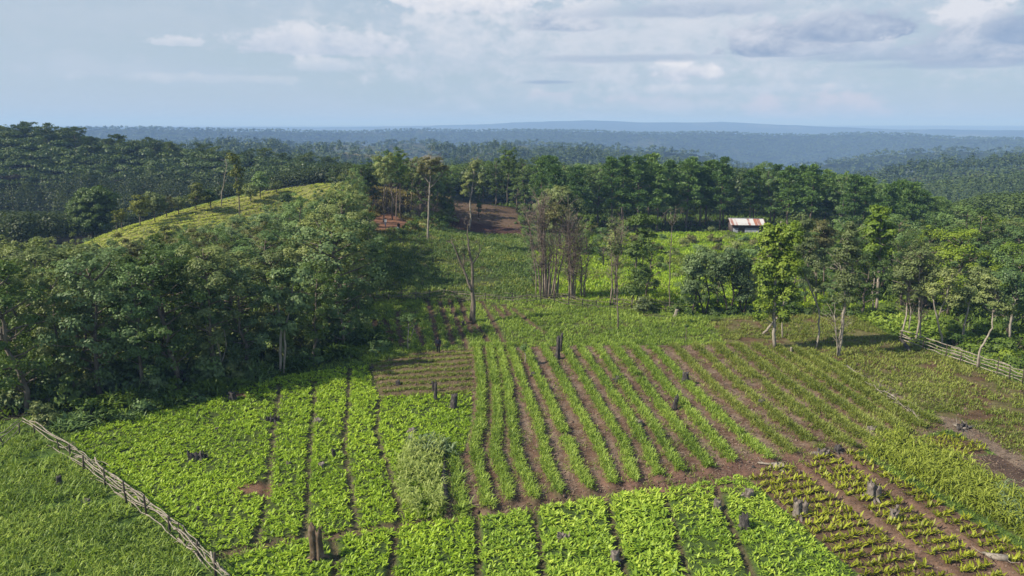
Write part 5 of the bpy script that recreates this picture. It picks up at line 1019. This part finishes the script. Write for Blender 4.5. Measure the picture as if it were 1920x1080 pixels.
stump(1160, 714, 6, 14, 'flat black stump low between the ridges', 'char'); stump(1196, 797, 9, 16, 'low grey brown stump between the ridges', 'stump'); stump(1634, 810, 8, 16, 'low grey stump near the right end of the ridged field', 'stump')
stump(1428, 757, 7, 12, 'small dark stump in the weedy ridges', 'char'); stump(1000, 705, 6, 8, 'tiny black stump beside a grassy ridge', 'char'); stump(1543, 855, 12, 22, 'broad grey stump at the corner of the sparse planting', 'stump', 0, 2); stump(1571, 850, 8, 14, 'small dark stump right of the broad corner stump', 'char')
stump(1461, 880, 8, 20, 'pale sawn stump end at the corner of the last leafy bed', 'rail'); stump(113, 914, 20, 9, 'lone dark post stump in the tall grass outside the pole fence', 'char', 0, 1, .2)
stump(437, 752, 16, 14, 'burnt black stump with red soil at the top of the wide leafy bed', 'char', -.05, 1, .5); stump(512, 794, 12, 18, 'tangled dark root clump at the top of a furrow', 'char', 0, 3, .6); stump(372, 862, 11, 24, 'ragged dark root clump in the wide leafy bed', 'char', 0, 3, .6)
stump(627, 858, 16, 7, 'sharp pointed black stake in a leafy bed', 'char', -.08, 1, .5); stump(597, 793, 6, 14, 'low grey stump on the second furrow', 'stump'); stump(603, 874, 6, 12, 'low pale stump near the second furrow', 'stump'); stump(372, 962, 8, 6, 'short dark stub by the pole fence in the wide leafy bed', 'char')
stump(773, 810, 6, 12, 'upper one of two flat grey stumps above the pale maize', 'stump'); stump(770, 826, 7, 13, 'lower one of two flat grey stumps above the pale maize', 'stump'); stump(541, 872, 5, 9, 'tiny grey stump between the first two furrows', 'stump')
stump(407, 808, 5, 8, 'tiny dark stump in the upper part of the wide leafy bed', 'char'); stump(162, 948, 8, 16, 'low brown stump half hidden in the grass outside the fence', 'stump'); stump(1803, 806, 10, 18, 'dark stump with pale splinters at the lower end of the debris line', 'char', 0, 2, .5)
stump(697, 694, 6, 8, 'small dark stump at the left corner of the brown weeded patch', 'char'); stump(746, 722, 8, 9, 'short dark stump inside the brown weeded patch', 'char'); stump(869, 612, 10, 5, 'small burnt stake left of the bare forked tree', 'char', -.1); stump(1483, 662, 10, 4, 'short white post beside the tall bright tree', 'palebark', 0, 1, .2, 'post', 1.0, 8)
stump(1412, 878, 4, 5, 'thin dark peg at the corner of the ridged field', 'char'); stump(1265, 594, 14, 6, 'pale curved dead stub at the far edge of the crop', 'palebark', .25, 1, .3)
def branch(pts, label, mat='rail', name='branch', extra=0):
    b0 = at(*pts[0][:2]); g = np.random.default_rng(int(pts[0][0] + pts[0][1])); mb = MB(); px = math.hypot(b0[1], CZ) / F
    p = np.array([np.array(at(u, v)) + (0, 0, .08 + g.uniform(0, .12)) for u, v, _ in pts]) - np.array(b0); wd = np.array([w for *_, w in pts]) * px * .5
    tube(mb, p, wd, 7)
    for k in range(extra):
        i = g.integers(len(p) - 1); a = p[i] + (p[i + 1] - p[i]) * g.random(); d = nrm(np.array([g.normal(), g.normal(), abs(g.normal(0, .4))])); tube(mb, [a, a + d * .4, a + d * .8 + g.normal(0, .1, 3)], [.03, .02, .008], 5)
    return tag(mb.obj(name, M[mat], None, True, b0), label, name.replace('_', ' '))
branch([(1637, 724, 3), (1645, 737, 2.6), (1655, 743, 2.2), (1672, 752, 1.4)], 'upper bleached branch lying on the debris line', extra=9); branch([(1650, 724, 2.4), (1658, 738, 2.6), (1676, 749, 3), (1688, 764, 2.6), (1706, 778, 1.6)], 'long bleached branch curving along the debris line', extra=14)
branch([(1588, 690, 3), (1606, 704, 4), (1620, 710, 3)], 'small grey branch at the upper start of the debris line', extra=6); branch([(1700, 770, 3), (1716, 783, 3), (1722, 790, 2)], 'short twisted branch in the middle of the debris line', extra=5); branch([(1786, 800, 3), (1806, 808, 4), (1826, 804, 3)], 'pale splintered log by the dark stump of the debris line', extra=5)
branch([(1420, 872, 3), (1440, 877, 4), (1458, 874, 6)], 'thin pale branch pointing at the sawn stump end', extra=2); branch([(1840, 1047, 4), (1862, 1050, 12), (1888, 1056, 14)], 'thick pale log lying in the sparse planting', 'rail', 'log', 3); branch([(836, 945, 14), (832, 900, 9), (834, 862, 3)], 'dark old log at the side of the pale maize', 'char', 'log', 2)
branch([(1690, 640, 6), (1700, 655, 8), (1706, 662, 4)], 'dark fallen log where the right rail fence begins', 'char', 'log', 2)
# brushwood on the brush fence line is part of that fence below
# ------------------------------------------------------------------ fences
def fence(name, label, posts, rails, railmat, postmat, jitter=.05):
    """posts: (column,row,height m,radius m); rails: list of lists (column,row,height above ground m), radius"""
    b0 = at(*posts[0][:2]); r = empty(name, b0, label, 'fence'); g = np.random.default_rng(len(posts) * 13)
    for (u, v, h, rd) in posts:
        p = np.array(at(u, v)) - np.array(b0); mb = MB(); l = g.normal(0, .05, 2)
        tube(mb, [p + (0, 0, -.2), p + (l[0] * .5, l[1] * .5, h * .5), p + (l[0], l[1], h * .97), p + (l[0], l[1], h)], [rd * 1.1, rd, rd * .95, rd * .7], 8); mb.obj('post', M[postmat], r)
    for pts, rd in rails:
        q = np.array([np.array(at(u, v)) + (0, 0, h) for u, v, h in pts]) - np.array(b0); n = len(q); t = np.linspace(0, n - 1, n * 4 - 3)
        pf = np.stack([np.interp(t, np.arange(n), q[:, i]) for i in range(3)], 1); pf[:, 2] += g.normal(0, jitter, len(pf)); pf[:, :2] += g.normal(0, jitter * 1.1, (len(pf), 2))
        k = np.array([.25, .5, .25]); pf[1:-1] = pf[:-2] * .25 + pf[1:-1] * .5 + pf[2:] * .25
        mb = MB(); tube(mb, pf, rd * np.linspace(1.15, .6, len(pf)) * g.uniform(.92, 1.08, len(pf)), 7); mb.obj('rail', M[railmat], r, True)
    return r
g = np.random.default_rng(3); rails = []
fa = np.array(FENCE_A, float)
def seg(i0, i1, h0, h1_, rd, du=0):
    ii = np.linspace(i0, i1, max(3, int((i1 - i0) * 1.6))); return ([(np.interp(i, range(len(fa)), fa[:, 0]) + du + g.normal(0, 1.2), np.interp(i, range(len(fa)), fa[:, 1]) + g.normal(0, 1), h0 + (h1_ - h0) * (k / (len(ii) - 1)) + g.normal(0, .05)) for k, i in enumerate(ii)], rd)
for lay, (h, du) in enumerate([(.2, -4), (.48, 4), (.75, -3), (1.0, 3)]):
    i = -.1 + lay * .12
    while i < 9.8:
        L = g.uniform(3.2, 5.0); rails.append(seg(i, min(10.6, i + L), h + g.normal(0, .12), h + g.normal(0, .16), g.uniform(.026, .046), du + g.normal(0, 2.2))); i += L * .72
for k in range(15):
    i = g.uniform(.2, 10.3); L_ = g.uniform(.6, 2.2); ii = np.linspace(i, min(10.6, i + L_), 4); o0, o1 = g.normal(0, 9), g.normal(0, 9); z0, z1 = g.uniform(.05, 1.0), g.uniform(.05, 1.1)
    rails.append(([(np.interp(q, range(len(fa)), fa[:, 0]) + o0 + (o1 - o0) * s, np.interp(q, range(len(fa)), fa[:, 1]), z0 + (z1 - z0) * s) for q, s in zip(ii, (0, .33, .67, 1))], g.uniform(.016, .034)))
fence('pole_fence', 'low fence of crooked poles and dark posts along the left edge of the beds', [(66, 816, .8, .045), (112, 845, .9, .045), (133, 862, 1.1, .05), (157, 884, 1.1, .055), (198, 918, 1.35, .05), (238, 950, 1.5, .055), (276, 974, 1.45, .055), (319, 1004, 1.1, .075), (338, 1018, 1.15, .03), (348, 1022, 1.1, .03), (373, 1048, 1.0, .065), (405, 1086, 1.45, .075)], rails, 'rail', 'post', .075)
fence('pole_fence', 'grey rails at the dark wood corner running to the upper end of the pole fence', [(8, 838, .7, .05), (36, 815, .8, .045)], [([(-40, 850, .45), (8, 832, .5), (44, 806, .6)], .04), ([(-30, 860, .25), (10, 838, .3), (40, 812, .3)], .035), ([(-30, 840, .6), (10, 826, .65), (40, 804, .7)], .035)], 'rail', 'post')
rl = []
fb = np.array([(1684, 640), (1712, 650), (1745, 660), (1780, 672), (1815, 684), (1850, 697), (1885, 709), (1920, 722), (1990, 750)], float)
for h in (.25, .55, .85, 1.15):
    for i0, i1 in ((0, 3.6), (3.0, 6.2), (5.4, 8)):
        ii = np.linspace(i0, i1, 6); rl.append(([(np.interp(i, range(9), fb[:, 0]), np.interp(i, range(9), fb[:, 1]), h + g.normal(0, .06)) for i in ii], g.uniform(.035, .055)))
fence('rail_fence', 'grey pole rail fence sagging along the right side of the weedy field', [(1688, 642, 1.2, .05), (1730, 658, 1.2, .05), (1773, 672, 1.4, .05), (1800, 682, 1.1, .05), (1835, 694, 1.2, .05), (1869, 704, 1.7, .045), (1892, 714, 1.2, .05), (1916, 722, 1.7, .045), (1960, 738, 1.4, .045), (1919, 742, 1.0, .055)], rl, 'rail', 'post', .05)
rl = []; fc = np.array([(640, 575), (700, 566), (760, 562), (820, 562), (880, 566), (940, 570), (1000, 568), (1060, 572), (1120, 576), (1180, 580), (1240, 584), (1300, 588)], float)
for h in (.2, .5, .8, 1.05):
    for i0 in np.arange(0, 9, 1.7):
        i1 = i0 + g.uniform(2.0, 3.2); ii = np.linspace(i0, min(11, i1), 5); rl.append(([(np.interp(i, range(12), fc[:, 0]), np.interp(i, range(12), fc[:, 1]) + g.normal(0, 2.2), max(.1, h + g.normal(0, .2))) for i in ii], g.uniform(.02, .042)))
fence('brush_fence', 'dark brushwood fence of poles across the top of the upper crop field', [(float(u), float(np.interp(u, fc[:, 0], fc[:, 1])), g.uniform(.9, 1.5), .05) for u in range(650, 1300, 26)], rl, 'bark', 'char', .11)

# ------------------------------------------------------------------ hut
M['plank'] = solid('dark plank wall', [(.035, .026, .024), (.075, .058, .055), (.11, .09, .085)], 3, stretch=(6, 1, .4))
M['sheetgrey'] = solid('grey blue metal sheet', [(.14, .145, .165), (.22, .23, .26), (.30, .31, .34)], 2, rough=.6, stretch=(4, 1, .6))
def roofmat():
    m, nt = newmat('rusty corrugated roofing'); tc = N(nt, 'ShaderNodeTexCoord'); mp = N(nt, 'ShaderNodeMapping'); nt.links.new(tc.outputs['Object'], mp.inputs[0]); mp.inputs['Scale'].default_value = (1, .25, .25)
    sx = N(nt, 'ShaderNodeSeparateXYZ'); nt.links.new(tc.outputs['Object'], sx.inputs[0])
    no = N(nt, 'ShaderNodeTexNoise'); no.inputs['Scale'].default_value = 2.4; no.inputs['Detail'].default_value = 6; nt.links.new(mp.outputs[0], no.inputs['Vector'])
    fl = Mx(nt, 'FLOOR', Mx(nt, 'MULTIPLY', sx.outputs[0], 1.45)); wn = N(nt, 'ShaderNodeTexWhiteNoise', noise_dimensions='1D'); nt.links.new(fl, wn.inputs['W'])
    f = Mx(nt, 'ADD', Mx(nt, 'MULTIPLY', no.outputs['Fac'], .8), Mx(nt, 'MULTIPLY', wn.outputs['Value'], .55))
    edge = Mx(nt, 'MULTIPLY', Mx(nt, 'GREATER_THAN', Mx(nt, 'ABSOLUTE', Mx(nt, 'SUBTRACT', Mx(nt, 'FRACT', Mx(nt, 'MULTIPLY', sx.outputs[0], 1.45)), .5)), .40), -.3)
    c = ramp(nt, Mx(nt, 'ADD', f, edge), [(.50, (.44, .43, .43)), (.62, (.38, .29, .28)), (.76, (.24, .115, .095)), (.95, (.28, .11, .06))])
    p = N(nt, 'ShaderNodeBsdfPrincipled'); p.inputs['Roughness'].default_value = .55; nt.links.new(c, p.inputs['Base Color']); o = N(nt, 'ShaderNodeOutputMaterial'); nt.links.new(p.outputs[0], o.inputs[0]); return m
M['roof'] = roofmat()
hx, hy, hzz = at(1401, 437); hut = empty('hut', (hx, hy, hzz), 'low plank hut with rusty striped tin roof at the edge of the pine plantation', 'hut'); hut.rotation_euler = (0, 0, rad(-4))
def box(mb, x0, x1, y0, y1, z0, z1):
    v = [(x, y, z) for z in (z0, z1) for y in (y0, y1) for x in (x0, x1)]; mb.add(v, [(0, 2, 3, 1), (4, 5, 7, 6), (0, 1, 5, 4), (2, 6, 7, 3), (0, 4, 6, 2), (1, 3, 7, 5)])
b = MB(); box(b, -3.2, 3.2, 0, 3.8, -.3, 1.95)
b.add([(-3.2, 0, 1.95), (-3.2, 3.8, 1.95), (-3.2, 1.9, 2.68), (3.2, 0, 1.95), (3.2, 3.8, 1.95), (3.2, 1.9, 2.68)], None, [(0, 2, 1), (3, 4, 5)])
for i in range(26): box(b, -3.2 + i * .248, -3.2 + i * .248 + .225, -.04, -.004, -.3, 1.9)
b.obj('wall', M['plank'], hut)
b = MB(); n = 150; xs = np.linspace(-3.65, 3.65, n); cor = .028 * np.sin(xs * 2 * np.pi / .22)
for s in (0, 1):
    y0, z0, y1, z1 = (-.55, 1.72, 1.95, 2.78) if s == 0 else (4.35, 1.72, 1.95, 2.78); lo = np.stack([xs, np.full(n, y0), z0 + cor], 1); hi = np.stack([xs, np.full(n, y1), z1 + cor], 1); lo2 = lo - (0, 0, .03); hi2 = hi - (0, 0, .03); i = np.arange(n - 1)
    q = np.concatenate([np.stack([i, i + 1, i + 1 + n, i + n], 1), np.stack([i + 2 * n, i + 3 * n, i + 3 * n + 1, i + 2 * n + 1], 1), np.stack([i, i + 2 * n, i + 2 * n + 1, i + 1], 1)]); b.add(np.concatenate([lo, hi, lo2, hi2]), q)
rf_ = b.obj('roof', M['roof'], hut, True)
b = MB(); tube(b, [(-3.68, 1.95, 2.81), (3.68, 1.95, 2.81)], .09, 8); b.obj('ridge_cap', M['sheetgrey'], rf_)
for x0, x1, z1, lb in ((-3.0, -1.9, 1.0, 'small grey sheet nailed on the wall'), (-.55, 2.35, 1.05, 'wide grey blue metal sheet on the wall')):
    b = MB(); n = 60; xs = np.linspace(x0, x1, n); yy = -.075 + .018 * np.sin(xs * 2 * np.pi / .18); lo = np.stack([xs, yy, np.full(n, -.1)], 1); hi = np.stack([xs, yy, np.full(n, z1)], 1); i = np.arange(n - 1); b.add(np.concatenate([lo, hi, lo + (0, .02, 0), hi + (0, .02, 0)]), np.concatenate([np.stack([i, i + 1, i + 1 + n, i + n], 1), np.stack([i + n, i + n + 1, i + 3 * n + 1, i + 3 * n], 1)]))
    tag(b.obj('wall_sheet', M['sheetgrey'], hut, True), lb)

# ------------------------------------------------------------------ people
M['skin'] = solid('dark skin', [(.05, .028, .018), (.075, .042, .027)], 3, .6); M['hair'] = solid('black hair', [(.006, .006, .006), (.015, .013, .012)], 9, .5)
M['navy'] = solid('dark navy cloth', [(.012, .014, .024), (.022, .026, .042)], 5); M['blackcloth'] = solid('black cloth', [(.008, .008, .010), (.018, .018, .020)], 5)
M['white'] = solid('white cloth', [(.66, .66, .68), (.80, .80, .80)], 5); M['blue'+'cloth'] = solid('faded blue cloth', [(.10, .12, .19), (.16, .18, .27)], 5); M['greycloth'] = solid('grey brown cloth', [(.10, .085, .075), (.16, .14, .125)], 5)
def skinned(name, verts, edges, radii, mat, parent, root=0, sub=2):
    me = bpy.data.meshes.new(name); me.from_pydata([tuple(v) for v in verts], edges, []); o = bpy.data.objects.new(name, me); COL.objects.link(o)
    o.modifiers.new('skin', 'SKIN').use_smooth_shade = True; s = o.modifiers.new('sub', 'SUBSURF'); s.levels = s.render_levels = sub
    for i, r in enumerate(radii):
        r = r if isinstance(r, tuple) else (r, r); me.skin_vertices[0].data[i].radius = r; me.skin_vertices[0].data[i].use_root = i == root
    dg = bpy.context.evaluated_depsgraph_get(); nm = bpy.data.meshes.new_from_object(o.evaluated_get(dg)); bpy.data.objects.remove(o); nm.materials.clear(); nm.materials.append(mat)
    for p in nm.polygons: p.use_smooth = True
    return link(name, nm, parent)
def person(loc, rz, label, top, legsmat, hgt=1.7, step=.22, armfwd=(.05, -.05), hat=None, bend=0, hold=None):
    r = empty('person', loc, label, 'person', None, rz); s = hgt / 1.7; B = lambda z: bend * max(0, z - .95)         # forward is +y
    def p(x, y, z): return (x * s, (y + B(z)) * s, z * s)
    V = []; E = []; Rr = []
    def a(x, y, z, rd, par=None):
        V.append(p(x, y, z)); Rr.append((rd[0] * s, rd[1] * s) if isinstance(rd, tuple) else rd * s)
        if par is not None: E.append((par, len(V) - 1))
        return len(V) - 1
    pel = a(0, 0, .93, (.15, .11)); ws = a(0, 0, 1.08, (.135, .10), pel); ch = a(0, 0, 1.28, (.165, .115), ws); nk = a(0, 0, 1.43, (.07, .065), ch); jw = a(0, .02, 1.51, (.065, .075), nk); hd = a(0, .015, 1.59, (.078, .095), jw); tp = a(0, 0, 1.67, (.06, .07), hd); a(0, .105, 1.565, .014, hd)
    for sx in (-1, 1): a(sx * .085, 0, 1.575, (.018, .022), hd)
    hands = []
    for sx, af in ((-1, armfwd[0]), (1, armfwd[1])):
        sh = a(sx * .185, 0, 1.385, .062, ch); el = a(sx * .235, af * .4, 1.11, .043, sh); wr = a(sx * .235, af * 1.2 + .03, .88, .030, el); pa = a(sx * .232, af * 1.35 + .035, .80, (.022, .036), wr); hands.append(V[pa])
        for k in range(4): f1 = a(sx * .228, af * 1.35 + .062 - k * .018, .745, .0095, pa); a(sx * .215, af * 1.35 + .066 - k * .018, .70 + .008 * abs(k - 1), .008, f1)
        t1 = a(sx * .20, af * 1.35 + .075, .785, .011, pa); a(sx * .19, af * 1.35 + .085, .75, .009, t1)
    for sx, st in ((-1, step), (1, -step)):
        hp = a(sx * .09, 0, .86, .092, pel); kn = a(sx * .095, st * .62 + .05, .48, .06, hp); an = a(sx * .095, st * 1.0 - (.05 if st < 0 else 0), .085, .04, kn); a(sx * .105, st * 1.0 + .14 - (.05 if st < 0 else 0), .035, (.04, .028), an)
    skinned('body', V, E, Rr, M['skin'], r)
    # clothing: a shirt or jacket and trousers, a little outside the body
    V, E, Rr = [], [], []; b0 = a(0, 0, .86, (.185, .145)); b1 = a(0, 0, 1.06, (.165, .13), b0); b2 = a(0, 0, 1.27, (.19, .14), b1); a(0, 0, 1.40, (.10, .085), b2)
    for sx, af in ((-1, armfwd[0]), (1, armfwd[1])): s1 = a(sx * .185, 0, 1.375, .078, b2); e1 = a(sx * .235, af * .4, 1.11, .06, s1); a(sx * .235, af * 1.1 + .025, .92, .048, e1)
    skinned('shirt', V, E, Rr, M[top], r)
    V, E, Rr = [], [], []; b0 = a(0, 0, .95, (.16, .125))
    for sx, st in ((-1, step), (1, -step)): q = a(sx * .09, 0, .84, .108, b0); k = a(sx * .095, st * .62 + .05, .48, .078, q); a(sx * .095, st * 1.0 - (.05 if st < 0 else 0), .12, .062, k)
    skinned('trousers', V, E, Rr, M[legsmat], r)
    V, E, Rr = [], [], []; q = a(0, -.01, 1.60, (.086, .10)); a(0, -.015, 1.675, (.068, .08), q); skinned('hair', V, E, Rr, M[hat or 'hair'], r)
    return r
x, y, z = at(822, 663); person((x, y, z), rad(184), 'man in dark navy jacket and black trousers walking on the brown weeded patch', 'navy', 'blackcloth', 1.72, .20)
px_, py_, pz_ = P(723, 427, 127); person((px_, py_, h1(px_, py_)), rad(150), 'person in white shirt and blue trousers standing on the red path', 'white', 'bluecloth', 1.68, .10)
px_, py_, pz_ = P(748, 436, 125); person((px_, py_, h1(px_, py_)), rad(200), 'person in black holding a white bag, lowest on the red path', 'blackcloth', 'blackcloth', 1.62, .12)
bg_ = MB(); g = np.random.default_rng(2); th = np.linspace(0, 2 * np.pi, 12, endpoint=False)
rings = [(.02, -.0), (.15, .03), (.19, .15), (.16, .3), (.07, .4), (.09, .46)]
v_ = np.concatenate([np.stack([np.cos(th) * r_ * (1 + g.normal(0, .06, 12)), np.sin(th) * r_ * .8, np.full(12, z_)], 1) for r_, z_ in rings]); i = np.arange(5)[:, None] * 12; j = np.arange(12)[None]; k = (j + 1) % 12; bg_.add(v_, np.stack([i + j, i + k, i + k + 12, i + j + 12], -1).reshape(-1, 4))
tag(bg_.obj('bag', M['white'], None, True, (px_ - .12, py_ - .38, h1(px_, py_) + .42)), 'white bag hanging at the side of the person in black on the red path', 'bag')
px_, py_, pz_ = P(728, 391, 148); person((px_, py_, h1(px_, py_)), rad(170), 'person in grey clothes highest up the red path among thin stems', 'greycloth', 'greycloth', 1.66, .08)

hazebox(-420, 100)
